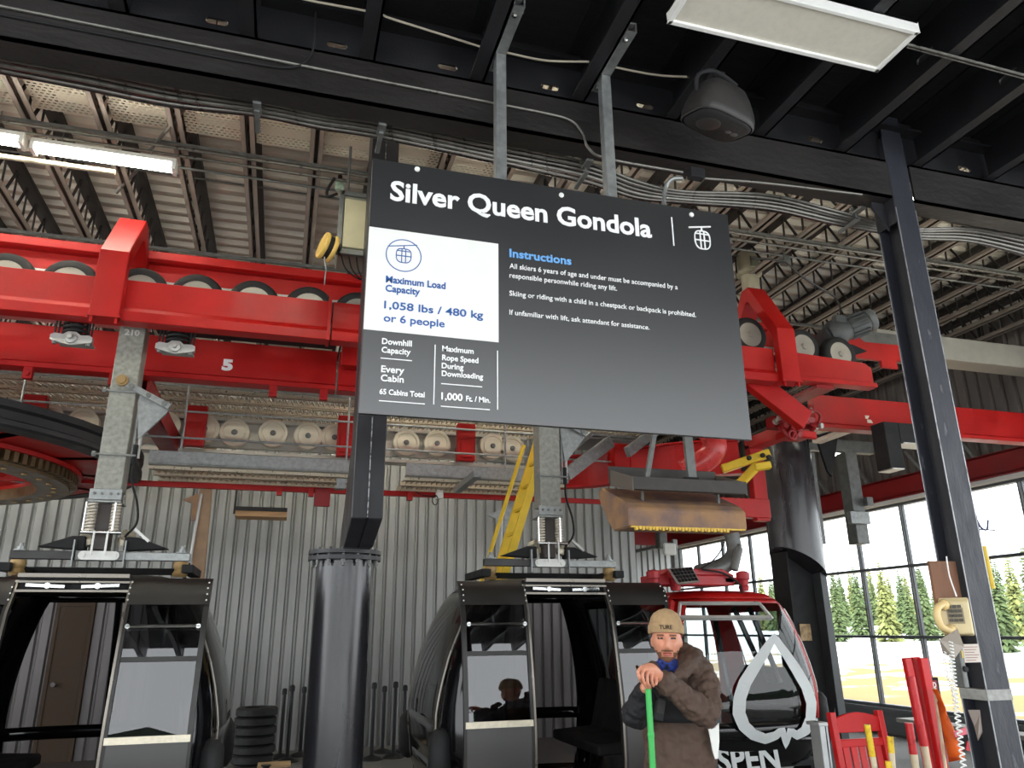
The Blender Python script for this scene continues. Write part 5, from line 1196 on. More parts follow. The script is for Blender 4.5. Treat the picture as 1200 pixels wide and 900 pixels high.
# black lower front panel already in the shell; emblem: a pointed leaf outline
leaf = [(907, 746), (896, 764), (884, 782), (873, 800), (867, 818), (866, 836), (872, 851), (883, 861), (897, 866), (909, 862), (917, 855), (921, 876), (926, 856), (934, 862), (944, 856), (950, 842), (951, 824), (945, 805), (934, 786), (921, 766)]
Wd = [4, 6, 7, 7.5, 7.5, 7.5, 7, 6.5, 6, 5, 4, 2, 4, 5, 6, 6, 6, 6, 6, 5]
cl = len(leaf); dense = []; wd = []
for i in range(cl):
    for k in range(4):
        t = k/4; j = (i+1) % cl; dense.append((leaf[i][0]+(leaf[j][0]-leaf[i][0])*t, leaf[i][1]+(leaf[j][1]-leaf[i][1])*t)); wd.append(Wd[i]+(Wd[j]-Wd[i])*t)
n = len(dense); vs = []
for i in range(n):
    a, e = dense[i-1], dense[(i+1) % n]; d = Vector((e[0]-a[0], e[1]-a[1])).normalized(); nx, ny = d.y, -d.x
    for s in (-1, 1):
        w2 = wd[i]; vs.append(FR(dense[i][0]+nx*s*w2, dense[i][1]+ny*s*w2, .034))
b = MB(); b.add(vs, [(2*i, 2*i+1, 2*((i+1) % n)+1, 2*((i+1) % n)) for i in range(n)])
EMB = mat('frosted_white_emblem', (206, 210, 210), .5, var=.04)
b.build('leaf_emblem', EMB, rc)['label'] = 'white outlined leaf emblem'
b = MB(); a = P(821, 903, y=7.40); e = P(918, 896, y=7.40)
text(b, 'ASPEN', (a.x, YR-interp(HDZ, .45)-.03, .30), (1, 0, 0), (0, .16, 1), .225, e.x-a.x, .03, .006)
b.build('lettering', EMB, rc)['label'] = 'white lettering reading ASPEN'
# red roof carriage, solar panel and hooked arm of the red cabin
RC2 = mat('pinkish_red_carriage', (176, 40, 48), .45, var=.12)
b = MB(); y = 7.75; b.box(3.92, 4.92, y, y+.35, 2.13, 2.24); b.prism([(4.02, 2.24), (4.12, 2.31), (4.80, 2.31), (4.95, 2.24)], 'y', y+.02, y+.33); b.build('roof_carriage', RC2, rc, bevel=.01)
for x in (4.16, 5.02, 3.90):
    b = MB(); b.lathe((x, y-.02, 2.07), (0, 0, 1), [(.05, 0), (.06, .05), (.05, .06), (.06, .12), (.075, .13), (.075, .2), (.03, .22)], 12); b.build('mount', RC2, rc, 40)
b = MB(); b.box(4.80, 5.10, y, y+.06, 2.16, 2.22); b.build('side_arm', RC2, rc, bevel=.008)
s0, s1, s2, s3 = P(783, 666, y=7.62), P(811, 664, y=7.62), P(820, 681, y=7.50), P(795, 684, y=7.50)
b = MB(); nrm = (s1-s0).cross(s3-s0).normalized()*.02; b.add([s0, s1, s2, s3, s0+nrm, s1+nrm, s2+nrm, s3+nrm], [(0, 1, 2, 3), (7, 6, 5, 4), (0, 4, 5, 1), (1, 5, 6, 2), (2, 6, 7, 3), (3, 7, 4, 0)])
sol = b.build('solar_panel', ALU, rc)
b = MB(); nn2 = nrm if nrm.y > 0 else -nrm
for i in range(6):
    for j in range(4):
        u0, u1, v0, v1 = .05+i*.152, .05+i*.152+.14, .06+j*.225, .06+j*.225+.205
        f = lambda u, v: (s0.lerp(s1, u)).lerp(s3.lerp(s2, u), v)-nn2*.15
        g_ = lambda u, v: (s0.lerp(s1, u)).lerp(s3.lerp(s2, u), v)+nn2*1.15
        b.add([f(u0, v0), f(u1, v0), f(u1, v1), f(u0, v1)], [(0, 1, 2, 3)])
b.build('solar_cells', mat('solar_cell', (22, 24, 30), .25), sol)
b = MB(); b.box(4.2, 4.35, 7.6, 7.75, 2.18, 2.22); b.build('panel_bracket', GALVD, rc)
hk = [P(818, 672, y=8.2), P(838, 667, y=8.2), P(852, 660, y=8.2), P(860, 648, y=8.2), P(859, 634, y=8.2), P(855, 618, y=8.2), P(852, 596, y=8.2)]
b = MB(); b.tube(curve_pts(hk, 6), [.10]*13+[.09]*(len(curve_pts(hk, 6))-13), 12); b.build('hooked_arm', GALVD, rc, 50)
b = MB(); b.cyl(P(866, 642, y=8.1), P(860, 668, y=8.1), .05, n=12); b.cyl(P(867, 638, y=8.1), P(864, 650, y=8.1), .025, n=10); b.build('damper', mat('grey_damper', (110, 112, 108), .4), rc, 40)
b = MB(); b.tube(curve_pts([P(818, 668, y=8.1), P(832, 660, y=8.1), P(843, 648, y=8.1), P(849, 635, y=8.1)]), .008, 6); b.build('hose', BLKM, rc, 40)
b = MB(); b.tube(curve_pts([(4.5, 7.72, 2.30), (4.75, 7.70, 2.26), (4.95, 7.70, 2.14), (4.97, 7.70, 2.04)]), .012, 6); b.build('wire', BLKM, rc, 40)

# ================================================================== THE MAN
def sculpt(mb, name, m, parent, voxel=.005, smooth_it=3, disp=0, dscale=.12, org=None):
    """fuse overlapping volumes into one continuous surface"""
    o = mb.build(name, m, parent, 0)
    r = o.modifiers.new('fuse', 'REMESH'); r.mode = 'VOXEL'; r.voxel_size = voxel; r.use_smooth_shade = True
    s = o.modifiers.new('soften', 'SMOOTH'); s.factor = .5; s.iterations = smooth_it
    if disp:
        tx = bpy.data.textures.new(name+'_folds', 'CLOUDS'); tx.noise_scale = dscale; tx.noise_depth = 1
        d = o.modifiers.new('folds', 'DISPLACE'); d.texture = tx; d.strength = disp; d.mid_level = .5; d.texture_coords = 'LOCAL'
    dg = bpy.context.evaluated_depsgraph_get(); me = bpy.data.meshes.new_from_object(o.evaluated_get(dg))
    o.modifiers.clear(); old = o.data; o.data = me; bpy.data.meshes.remove(old); me.name = name
    if not me.materials: me.materials.append(m)
    for p in me.polygons: p.use_smooth = True
    return o
def limb(mb, pts, rad, n=14, sub=4):
    """tapered limb through joints"""
    c = curve_pts(pts, sub) if len(pts) > 2 else [Vector(pts[0]).lerp(Vector(pts[1]), k/6) for k in range(7)]
    m = len(c); rr = []
    for i in range(m):
        f = i/(m-1)*(len(rad)-1); k = min(int(f), len(rad)-2); rr.append(rad[k]+(rad[k+1]-rad[k])*(f-k))
    mb.tube(c, rr, n); mb.ball(c[0], rr[0], 14, 8); mb.ball(c[-1], rr[-1], 14, 8)
SKIN = mat('sunburnt_skin', (214, 146, 118), .5, var=.08, scale=18)
JBR = mat('brown_jacket_cloth', (84, 66, 56), .8, var=.14, scale=7, bump=.12, bscale=160)
JBK = mat('black_jacket_cloth', (30, 30, 34), .75, var=.2, scale=7, bump=.12, bscale=160)
PANT = mat('dark_trousers', (38, 38, 42), .85, var=.15)
TAN = mat('tan_knit', (176, 146, 108), .9, var=.15, scale=40, bump=.35, bscale=220)
BUFF = mat('blue_neck_tube_cloth', (40, 64, 150), .8, rgb2=(26, 30, 50), thr=(.5, .62), scale=40)
LIPM = mat('lips', (176, 92, 80), .5); HAIR = mat('light_brown_stubble', (128, 88, 64), .9, var=.2, scale=60); DARK = mat('dark_eye', (30, 24, 22), .3)
MY = 4.1
hc = P(781, 750, y=MY)                                   # head centre
man = thing('person', 'man in brown jacket and tan beanie leaning both hands on a green pole', 'person', (hc.x+.05, MY+.06, 0))
hf = Vector((-hc.x*.95, -hc.y, 0)).normalized(); hu = Vector((.03, 0, 1)).normalized(); hr = hf.cross(hu).normalized(); hu = hr.cross(hf)
K = 1.06
def G(v, s): return math.exp(-(v/s)**2)
def headp(th, ph, off=0):
    dx = math.sin(ph)*math.sin(th); dy = math.sin(ph)*math.cos(th); dz = math.cos(ph)
    x, y, z = dx*.077, dy*(.096 if dy > 0 else .105), dz*.122
    if dz < 0:
        j = (-dz)**1.6; x *= 1-.36*j; y = y*(1-.12*j)+.016*j*(1 if dy > -.2 else .3)
        if dy < 0: y *= 1-.25*j
    if dy > 0:
        w_ = min(1, dy*2.2)
        y += w_*(.032*G(x, .012)*(G(z+.030, .020) if z < -.030 else G(z+.030, .042)))      # nose
        y += w_*.010*G(abs(x)-.012, .009)*G(z+.038, .012)                                  # nostrils
        y += w_*.009*G(z-.028, .010)*G(abs(x)-.025, .028)                                  # brow
        y -= w_*.015*G(abs(x)-.032, .016)*G(z-.010, .013)                                  # sockets
        y += w_*.006*G(abs(x)-.045, .018)*G(z+.022, .018)                                  # cheeks
        y += w_*.007*G(x, .026)*(G(z+.060, .006)+G(z+.074, .007))                          # lips
        y -= w_*.004*G(x, .024)*G(z+.067, .003)
        y += w_*.010*G(x, .022)*G(z+.104, .014)                                            # chin
    p = Vector((x, y, z)); p += p.normalized()*off
    return hc+(hr*p.x+hf*p.y+hu*p.z)*K
def headpatch(mb, test, off, nt=96, npx=80):
    vs = {}; fs = []
    def vid(i, j):
        if (i, j) not in vs: vs[(i, j)] = len(vs)
        return vs[(i, j)]
    for i in range(nt):
        for j in range(npx):
            th = -PI+2*PI*(i+.5)/nt; ph = PI*(j+.5)/npx
            q = headp(th, ph)-hc; x, y, z = q.dot(hr)/K, q.dot(hf)/K, q.dot(hu)/K
            if test(x, y, z): fs.append((vid(i, j), vid(i+1, j), vid(i+1, j+1), vid(i, j+1)))
    pts = [None]*len(vs)
    for (i, j), k in vs.items(): pts[k] = headp(-PI+2*PI*i/nt, PI*j/npx, off)
    mb.add(pts, fs)
# joints
LS, LE, LW = P(824, 800, y=4.02), P(826, 834, y=3.84), P(772, 792, y=3.79)
RS, RE, RW = P(770, 800, y=4.26), P(744, 838, y=4.06), P(755, 806, y=3.86)
NB = Vector((hc.x+.03, MY+.05, 1.44)); CH = Vector((hc.x+.07, MY+.08, 1.24)); PV = Vector((hc.x+.09, MY+.10, .95))
pole = P(759.5, 806, y=3.79)
raw = MB()
vs = []; fs = []; nt, npx = 72, 60
for j in range(npx+1):
    for i in range(nt): vs.append(headp(-PI+2*PI*i/nt, PI*j/npx))
for j in range(npx):
    for i in range(nt): k = (i+1) % nt; fs.append((j*nt+i, j*nt+k, (j+1)*nt+k, (j+1)*nt+i))
raw.add(vs, fs)
for s in (-1, 1): raw.ball(hc+hr*s*.074*K-hf*.008+hu*(-.012), (.009, .016, .028), 12, 8)          # ears
limb(raw, [hc-hu*.07-hf*.015, NB, NB-Vector((0, 0, .06))], [.056, .058, .075])
limb(raw, [NB-Vector((0, 0, .05)), CH, PV], [.07, .10, .11], 18)
limb(raw, [NB-Vector((0, 0, .06)), LS], [.055, .05]); limb(raw, [NB-Vector((0, 0, .06)), RS], [.055, .05])
limb(raw, [LS, LE, LW], [.052, .042, .028]); limb(raw, [RS, RE, RW], [.052, .042, .028])
hipL, hipR = PV+Vector((.09, -.05, -.02)), PV+Vector((-.08, .06, -.02))
limb(raw, [hipL, hipL+Vector((.02, -.04, -.44)), hipL+Vector((.02, .0, -.86))], [.085, .058, .045])
limb(raw, [hipR, hipR+Vector((-.01, -.05, -.44)), hipR+Vector((-.02, 0, -.86))], [.085, .058, .045])
# left hand draped over the top of the pole: palm, four unequal fingers hanging down, thumb behind the pole
kn = P(754, 784, y=3.74)
cam_side = Vector((0, -1, 0))
limb(raw, [LW, LW.lerp(kn, .5)+Vector((0, 0, .012)), kn.lerp(LW, .15)], [.028, .034, .030])
fing = [((752.0, 781.5), (747.8, 787), (749.5, 795), (752.5, 800), 3.722), ((756.2, 782.5), (753.0, 789), (754.4, 799), (756.8, 805), 3.708), ((760.8, 784.5), (758.4, 791.5), (759.4, 801), (761.2, 806), 3.708), ((765.2, 787), (763.6, 793.5), (764.4, 800.5), (765.6, 804), 3.722)]
for a, b_, c_, d_, yy in fing:
    limb(raw, [P(a[0], a[1], y=yy+.025), P(b_[0], b_[1], y=yy), P(c_[0], c_[1], y=yy+.002), P(d_[0], d_[1], y=yy+.022)], [.0092, .0084, .0079, .0066], 10)
limb(raw, [P(766, 792, y=3.78), P(769, 797, y=3.755), P(768.5, 801.5, y=3.745)], [.013, .0105, .0085], 10)
# right hand closed round the pole just below
limb(raw, [RW, P(757, 806, y=3.83)], [.027, .030])
for k in range(4):
    py = 802.5+4.2*k; yy = 3.79
    limb(raw, [P(753, py, y=3.84), P(754.3, py, y=3.775), P(758.2, py+.6, y=3.752), P(763.2, py+1, y=3.765), P(764.5, py+1, y=3.79)], [.010, .0098, .0095, .009, .0078], 10) if k == 9 else None
limb(raw, [P(752.5, 797, y=3.86), P(750.6, 790, y=3.80), P(754, 781.5, y=3.765)], [.016, .013, .0095], 10)
body = sculpt(raw, 'body', SKIN, man, .0031, 2)
# face details
b = MB(); headpatch(b, lambda x, y, z: y > .05 and abs(x) < .030 and -.057 < z < -.046, .0028); headpatch(b, lambda x, y, z: y > .02 and (z < -.082 and z > -.125 or abs(x) > .05 and -.09 < z < -.05 or (abs(x) > .03 and -.085 < z < -.058)) and abs(x) < .068, .0008)
b.build('beard', HAIR, man, 60)
b = MB(); headpatch(b, lambda x, y, z: y > .05 and abs(x) < .022 and -.077 < z < -.060, .0016); b.build('lips', LIPM, man, 60)
for s in (-1, 1):
    b = MB(); headpatch(b, lambda x, y, z: y > .03 and .014 < s*x < .050 and .021 < z < .029, .003); b.build('eyebrow', HAIR, man, 60)
    b = MB(); headpatch(b, lambda x, y, z: y > .03 and .019 < s*x < .045 and .005 < z < .0125, .0012); b.build('eye', DARK, man, 60)
    b = MB(); b.ball(hc+(hr*s*.079-hf*.004+hu*-.004)*K, (.006, .009, .018), 8, 6)
# hat
b = MB()
def hat(rows, n=48):
    vs = []; fs = []
    for (rx, ry, zz) in rows:
        for i in range(n):
            a = 2*PI*i/n; tilt = .018*math.cos(a)
            vs.append(hc+(hr*rx*math.sin(a)+hf*(ry*math.cos(a)-.004)+hu*(zz+tilt*.6))*K)
    for k in range(len(rows)-1):
        for i in range(n): j = (i+1) % n; fs.append((k*n+i, k*n+j, (k+1)*n+j, (k+1)*n+i))
    fs.append(tuple(range((len(rows)-1)*n, len(rows)*n))); return vs, fs
v_, f_ = hat([(.083, .106, .030), (.087, .110, .045), (.0875, .1105, .080), (.0855, .108, .09), (.080, .101, .112), (.066, .083, .134), (.042, .054, .148), (.012, .016, .153)]); b.add(v_, f_); b.build('beanie', TAN, man, 60)
b = MB(); v_, f_ = hat([(.083, .106, .029), (.0925, .1155, .030), (.0955, .1185, .040), (.0955, .1185, .068), (.0925, .1155, .076), (.084, .107, .077)]); f_ = f_[:-1]; b.add(v_, f_); b.build('beanie_cuff', TAN, man, 60)
b = MB()
tb = MB(); text(tb, 'TURE', (0, 0, 0), (1, 0, 0), (0, 0, 1), .021, .080, .02, .002, 'CENTER')
for v in tb.v:
    a = -(v.x-.004)/.115; v2 = hc+(hr*(.0955+.0015)*math.sin(a)+hf*((.1185+.0015)*math.cos(a)-.004-v.y)+hu*(.046+v.z+.010*math.cos(a)))*K
    b.v.append(v2)
b.f = tb.f; b.build('lettering', mat('dark_knit_lettering', (40, 32, 28), .9), man)
# neck tube
b = MB(); limb(b, [hc-hu*.128*K+hf*.004, NB+Vector((-.015, -.03, -.01))], [.062, .088], 18); sculpt(b, 'neck_tube', BUFF, man, .006, 4, .012, .03)
# jacket torso with collar and hood
b = MB()
fwd = Vector((-.6, -.8, 0)); sid = Vector((.8, -.6, 0))
def oval(mb, rows, n=28):
    vs = []; fs = []
    for c_, a, d_ in rows:
        for i in range(n):
            t = 2*PI*i/n; vs.append(c_+sid*a*math.sin(t)+fwd*d_*math.cos(t))
    for k in range(len(rows)-1):
        for i in range(n): j = (i+1) % n; fs.append((k*n+i, k*n+j, (k+1)*n+j, (k+1)*n+i))
    fs += [tuple(range(n)), tuple(range((len(rows)-1)*n, len(rows)*n))]; mb.add(vs, fs)
T = lambda z, dx=0, dy=0: Vector((hc.x+.075+dx, MY+.08+dy, z))
oval(b, [(T(.72), .20, .155), (T(.80), .205, .16), (T(.95), .20, .155), (T(1.08), .195, .152), (T(1.20), .20, .16), (T(1.30), .205, .158), (T(1.38, -.01), .185, .135), (T(1.43, -.02), .12, .105), (T(1.46, -.03), .09, .09)])
limb(b, [NB+Vector((.0, 0, -.05)), P(812, 782, y=4.08), LS], [.10, .088, .085]); limb(b, [NB+Vector((0, 0, -.07)), RS], [.09, .08])
# hood folded round the neck, open collar
ring = [NB+Vector((.115*math.cos(a)+.015, .10*math.sin(a)+.02, -.012+.035*math.sin(a)+.012*math.cos(a))) for a in [2*PI*k/24 for k in range(24)]]
b.tube(ring, .036, 10, closed=True)
limb(b, [P(800, 760, y=4.18), P(812, 766, y=4.12), P(814, 776, y=4.02), P(803, 786, y=3.93), P(790, 797, y=3.90)], [.034, .046, .046, .036, .024]); limb(b, [P(766, 783, y=4.05), P(771, 792, y=3.95), P(780, 800, y=3.90)], [.03, .036, .026])
jk = sculpt(b, 'jacket', JBR, man, .0065, 3, .036, .055)
b = MB(); limb(b, [LS, LE+Vector((0, .01, 0)), LW.lerp(LE, .12)], [.088, .078, .050], 16); sculpt(b, 'sleeve', JBR, man, .006, 2, .034, .045)
b = MB(); limb(b, [RS, RE, RW.lerp(RE, .1)], [.084, .072, .048], 16); sculpt(b, 'sleeve', JBK, man, .006, 2, .03, .05)['label'] = 'black right sleeve'
# black chest yoke, a panel following the front of the jacket
b = MB(); rows = []
for z in (1.19, 1.22, 1.25, 1.29, 1.33):
    a, d_ = .216, .177
    for i in range(17):
        t = -1.35+2.5*i/16; rows.append(T(z)+sid*a*math.sin(t)+fwd*d_*math.cos(t))
b.add(rows, [(k*17+i, k*17+i+1, (k+1)*17+i+1, (k+1)*17+i) for k in range(4) for i in range(16)]); o = b.build('chest_panel', JBK, man, 60); s = o.modifiers.new('thickness', 'SOLIDIFY'); s.thickness = .012
o['label'] = 'black panel across the chest'
# white emblems: jagged peak on the hip, small mark on the chest
def on_front(px, py, y0): return P(px, py, y=y0)
pk = [(829.5, 849), (833.5, 855), (837.5, 853), (842.5, 847.5), (843, 868), (841.5, 889), (838.5, 889.5), (835.5, 879), (833, 865)]
b = MB(); pts = [P(p[0], p[1], y=3.952+.0022*(p[0]-829)) for p in pk]
b.add(pts, [tuple(range(len(pts)))]); o = b.build('peak_emblem', WHT, man); o['label'] = 'white jagged peak on the jacket hip'; s = o.modifiers.new('thickness', 'SOLIDIFY'); s.thickness = .006
b = MB(); a = P(781, 816, y=3.918); b.bar(a, P(789, 812.5, y=3.918), .004, .014); b.build('chest_mark', WHT, man)
# trousers and boots (below the frame)
b = MB(); limb(b, [hipL, hipL+Vector((.02, -.04, -.44)), hipL+Vector((.02, .0, -.82))], [.105, .085, .075]); limb(b, [hipR, hipR+Vector((-.01, -.05, -.44)), hipR+Vector((-.02, 0, -.82))], [.105, .085, .075]); limb(b, [PV, PV-Vector((0, 0, .06))], [.15, .14]); sculpt(b, 'trousers', PANT, man, .009, 3)
for h in (hipL+Vector((.02, 0, -.86)), hipR+Vector((-.02, 0, -.86))):
    b = MB(); limb(b, [Vector((h.x, h.y+.03, .05)), Vector((h.x-.10, h.y-.13, .045))], [.052, .048]); limb(b, [Vector((h.x, h.y, .05)), Vector((h.x, h.y, .20))], [.055, .06]); b.box(h.x-.12, h.x+.05, h.y-.16, h.y+.08, 0, .03); sculpt(b, 'boot', RUB, man, .008, 2)
# green pole, radio
t = thing('green_pole', 'bright green pole standing upright under the hands of the man', 'pole', (pole.x, 3.79, 0))
GRN = mat('bright_green_plastic', (58, 178, 84), .4, var=.06)
b = MB(); b.cyl((pole.x, 3.79, .02), (pole.x, 3.79, 1.385), .0155, n=18); b.build('shaft', GRN, t, 40)
b = MB(); b.lathe((pole.x, 3.79, 1.16), (0, 0, 1), [(.0165, 0), (.0175, .003), (.0175, .018), (.0165, .02)], 18); b.build('joint_ring', GRN, t, 40)
b = MB(); b.lathe((pole.x, 3.79, 0), (0, 0, 1), [(.02, 0), (.022, .04), (.018, .06)], 14); b.build('foot_cap', RUB, t, 40)
q0, q1 = P(768, 820, y=3.85), P(780, 842, y=3.86)
t = thing('radio_set', 'small black radio hanging on a cord at the chest of the man', 'radio', ((q0.x+q1.x)/2, 3.86, q1.z))
mt = Matrix.Translation(((q0.x+q1.x)/2, 3.87, (q0.z+q1.z)/2)) @ Matrix.Rotation(math.radians(14), 4, 'Y')
b = MB(); b.box(-.026, .026, -.016, .016, -.058, .058, mt); b.build('case', BLKM, t, bevel=.005)
b = MB(); b.box(-.02, .02, -.019, -.016, -.02, .045, mt); b.build('speaker_grille', mat('radio_grille', (42, 40, 38), .6, bump=.4, bscale=400), t)
b = MB(); b.tube(curve_pts([P(764, 806, y=3.78), P(767, 812, y=3.81), P(770.5, 819, y=3.85)]), .0035, 6); b.build('cord', BLKM, t)

# ================================================================== AROUND THE STEEL COLUMN
q0, q1 = P(1101, 698, y=3.19), P(1133, 748, y=3.19)
# backing board and wall phone
b = MB(); a = P(1090, 657, y=3.235); e = P(1108, 733, y=3.235); b.box(a.x, 3.394, 3.24, 3.26, e.z, a.z)
tag(b.build('wooden_board', mat('brown_board', (122, 84, 62), .7, var=.2, scale=5, stretch=(6, 1, 1)), bevel=.003), 'brown wooden board on the steel column behind the wall phone', 'board')
PHX = 3.185; 
PC = P(1119, 722, y=3.24); PR = Vector((PC.x, 3.235, 0))
def unrot(v):
    d_ = Vector(v)-PR; c_, s_ = math.cos(math.radians(48)), math.sin(math.radians(48)); return PR+Vector((d_.x*c_-d_.y*s_, d_.x*s_+d_.y*c_, d_.z))
t = thing('wall_phone', 'cream wall telephone with a long coiled cord on the steel column', 'phone', (PC.x, 3.235, q1.z))
x0 = PC.x-.085; x1 = PC.x+.07; z0, z1 = q1.z+.01, q0.z-.01
b = MB(); b.prism([(3.215, z0), (3.150, z0+.01), (3.155, z1-.02), (3.18, z1), (3.215, z1)], 'x', x0+.02, x1); b.build('body', CREAM, t, bevel=.008, seg=2)
b = MB(); b.prism([(3.144, z0+.06), (3.152, z0+.06), (3.157, z1-.05), (3.149, z1-.05)], 'x', x0+.052, x1-.030); b.build('keypad_plate', mat('grey_keypad', (150, 138, 108), .5), t)
b = MB(); kw = (x1-.034-(x0+.056))/3
for i in range(3):
    for j in range(4): b.box(x0+.056+i*kw+.002, x0+.056+(i+1)*kw-.002, 3.138, 3.150, z0+.07+j*.022, z0+.084+j*.022)
b.build('keys', mat('dark_keys', (70, 64, 54), .5), t)
hx = x0+.024
b = MB(); b.tube(curve_pts([(hx+.02, 3.125, z1-.032), (hx-.005, 3.085, z1-.05), (hx-.012, 3.07, (z0+z1)/2), (hx-.002, 3.085, z0+.045), (hx+.03, 3.125, z0+.028)], 6), .018, 12)
b.lathe((hx+.022, 3.155, z1-.035), (0, -1, 0), [(.024, 0), (.028, .012), (.024, .032), (.012, .042)], 18); b.lathe((hx+.034, 3.155, z0+.03), (0, -1, 0), [(.024, 0), (.028, .012), (.024, .032), (.012, .042)], 18)
b.build('handset', mat('glossy_cream_plastic', (226, 198, 140), .25, var=.04), t, 60)['label'] = 'glossy cream handset'
b = MB(); cy = [P(1113, 750, y=3.12), P(1117, 790, y=3.10), P(1122, 840, y=3.08), P(1130, 905, y=3.06)]; pth = curve_pts(cy, 60); pts = []
for i, p in enumerate(pth): pts.append(p+Vector((.011*math.cos(i*1.05), .011*math.sin(i*1.05), 0)))
b.tube([unrot(p) for p in pts], .0038, 6); b.build('coiled_cord', WHT, t, 60)['label'] = 'white coiled cord'
b = MB(); cy = [P(1110, 752, y=3.13), P(1107, 775, y=3.12), P(1113, 800, y=3.11), P(1121, 822, y=3.09)]; pth = curve_pts(cy, 40)
b.tube([unrot(p+Vector((.006*math.cos(i*1.05), .006*math.sin(i*1.05), 0))) for i, p in enumerate(pth)], .0028, 6); b.build('coiled_cord', WHT, t, 60)
b = MB(); b.tube(curve_pts([unrot(P(1121, 699, y=3.19)), unrot(P(1116, 685, y=3.19)), unrot(P(1112, 672, y=3.19)), unrot(P(1109, 652, y=3.19))]), .004, 6); b.build('line_cord', WHT, t, 60)
t.rotation_euler = (0, 0, -math.radians(48))
# grey switch box under the phone
a, e = P(1119, 757, y=3.15), P(1133, 806, y=3.15)
t = thing('switch_box', 'worn grey switch box below the wall phone', 'box', ((a.x+e.x)/2, 3.17, e.z))
b = MB(); b.box(a.x, e.x, 3.13, 3.195, e.z, a.z); b.build('case', GALVD, t, bevel=.004)
b = MB(); b.lathe(((a.x+e.x)/2, 3.13, (a.z*.45+e.z*.55)), (0, -1, 0), [(.014, 0), (.013, .012)], 14); b.build('knob', BLKM, t, 40)
b = MB(); b.box(a.x+.01, e.x-.01, 3.127, 3.131, a.z-.055, a.z-.02); b.build('yellow_label', YEL, t)['label'] = 'small yellow warning label'
b = MB(); m_ = P(1112, 760, y=3.12); b.add([m_+Vector((-.05, .0, .04)), m_+Vector((.05, -.02, .09)), m_+Vector((.09, .0, .01)), m_+Vector((.0, -.02, -.045)), m_+Vector((-.02, .02, -.02))], [(0, 3, 2, 1), (0, 4, 3)])
o = b.build('plastic_wrap', mat('grey_plastic_film', (150, 140, 128), .3)); s = o.modifiers.new('thickness', 'SOLIDIFY'); s.thickness = .004; tag(o, 'crumpled grey plastic hanging under the wall phone', 'plastic')
# paper notice
a, c_ = P(1127, 755, y=3.195), P(1150, 776, y=3.195)
t = thing('paper_notice', 'small printed paper notice on the steel column right of the switch box', 'notice', ((a.x+c_.x)/2, 3.195, c_.z))
b = MB(); b.box(a.x, c_.x, 3.194, 3.199, c_.z, a.z); b.build('sheet', mat('pale_paper', (206, 196, 186), .7), t)
b = MB()
for k in range(6): z = a.z-.012-k*.0125; b.box(a.x+.008, c_.x-.008-.012*(k % 3), 3.1932, 3.1942, z-.003, z)
b.build('print_lines', mat('brown_print', (140, 96, 88), .7), t)
b = MB(); cpts = [P(1134, 832, y=3.19), P(1148, 832, y=3.17), P(1151, 858, y=3.16), P(1146, 868, y=3.15), P(1141, 850, y=3.18)]; b.add(cpts, [(0, 4, 3, 2, 1)])
o = b.build('torn_tape', mat('brown_grey_tape', (112, 98, 88), .4)); s = o.modifiers.new('thickness', 'SOLIDIFY'); s.thickness = .004; tag(o, 'torn flap of tape hanging from the band on the steel column', 'tape')
b = MB(); b.cyl(P(1152, 640, y=3.42), P(1163, 690, y=3.42), .016, n=10); tag(b.build('yellow_rod', YEL, None, 40), 'short yellow rod peeping out behind the steel column', 'rod')
t = thing('coat_hook', 'dark blue coat hook on the right edge of the steel column', 'hook', (3.548, 3.33, 2.24))
HK = mat('blue_black_hook', (44, 48, 84), .4); b = MB(); hz = P(1150, 614, y=3.2).z
b.box(3.545, 3.553, 3.2, 3.212, hz-.05, hz+.05); b.tube(curve_pts([(3.553, 3.206, hz+.02), (3.565, 3.2, hz-.02), (3.59, 3.19, hz-.03), (3.606, 3.185, hz+.02)]), .005, 8); b.build('hook', HK, t, 50)
b = MB(); b.bar((3.55, 3.206, hz-.028), (3.635, 3.18, hz-.034), .008, .006); b.build('arm', HK, t)

# ================================================================== RED CHAIR, POLES AND PLANKS
Yc = 4.3
t = thing('wooden_chair', 'red slatted wooden chair with a curved top rail beside the window', 'chair', (P(1010, 870, y=Yc).x, Yc, 0))
CHR = mat('red_chair_paint', (206, 30, 32), .42, var=.08, scale=6)
xl, xr = P(983, 840, y=Yc).x, P(1040, 846, y=Yc).x; zt = P(984, 836, y=Yc).z; xc = (xl+xr)/2
tilt = lambda z: Yc+.10*(z-.45)
for x in (xl, xr):
    b = MB(); b.bar((x, tilt(0.0)-.0, 0), (x, tilt(zt), zt), .04, .045, (0, 1, 0)); b.build('back_post', CHR, t, bevel=.004)
top = []; zt2 = zt-.035
for k in range(13): u = k/12; top.append((xl+(xr-xl)*u, zt2-.005+.035*math.sin(PI*u)))
pr = top+[(xr, zt2-.085), (xl, zt2-.085)]
b = MB(); b.prism(pr, 'y', tilt(zt2)-.012, tilt(zt2)+.012); b.build('top_rail', CHR, t, bevel=.004)
b = MB(); b.box(xl, xr, tilt(zt-.18)-.012, tilt(zt-.18)+.012, zt-.20, zt-.155); b.build('upper_rail', CHR, t, bevel=.003)
for k in range(5):
    x = xl+(xr-xl)*(k+1)/6; b = MB(); b.bar((x, tilt(.5), .5), (x, tilt(zt-.17), zt-.17), .046, .012, (0, 1, 0)); b.build('back_slat', CHR, t, bevel=.002)
b = MB(); b.box(xl, xr, Yc-.02, Yc+.02, .44, .5); b.build('lower_rail', CHR, t)
for k in range(5): b = MB(); b.box(xl-.02, xr+.02, Yc-.48+.09*k, Yc-.40+.09*k, .42, .44); b.build('seat_slat', CHR, t, bevel=.003)
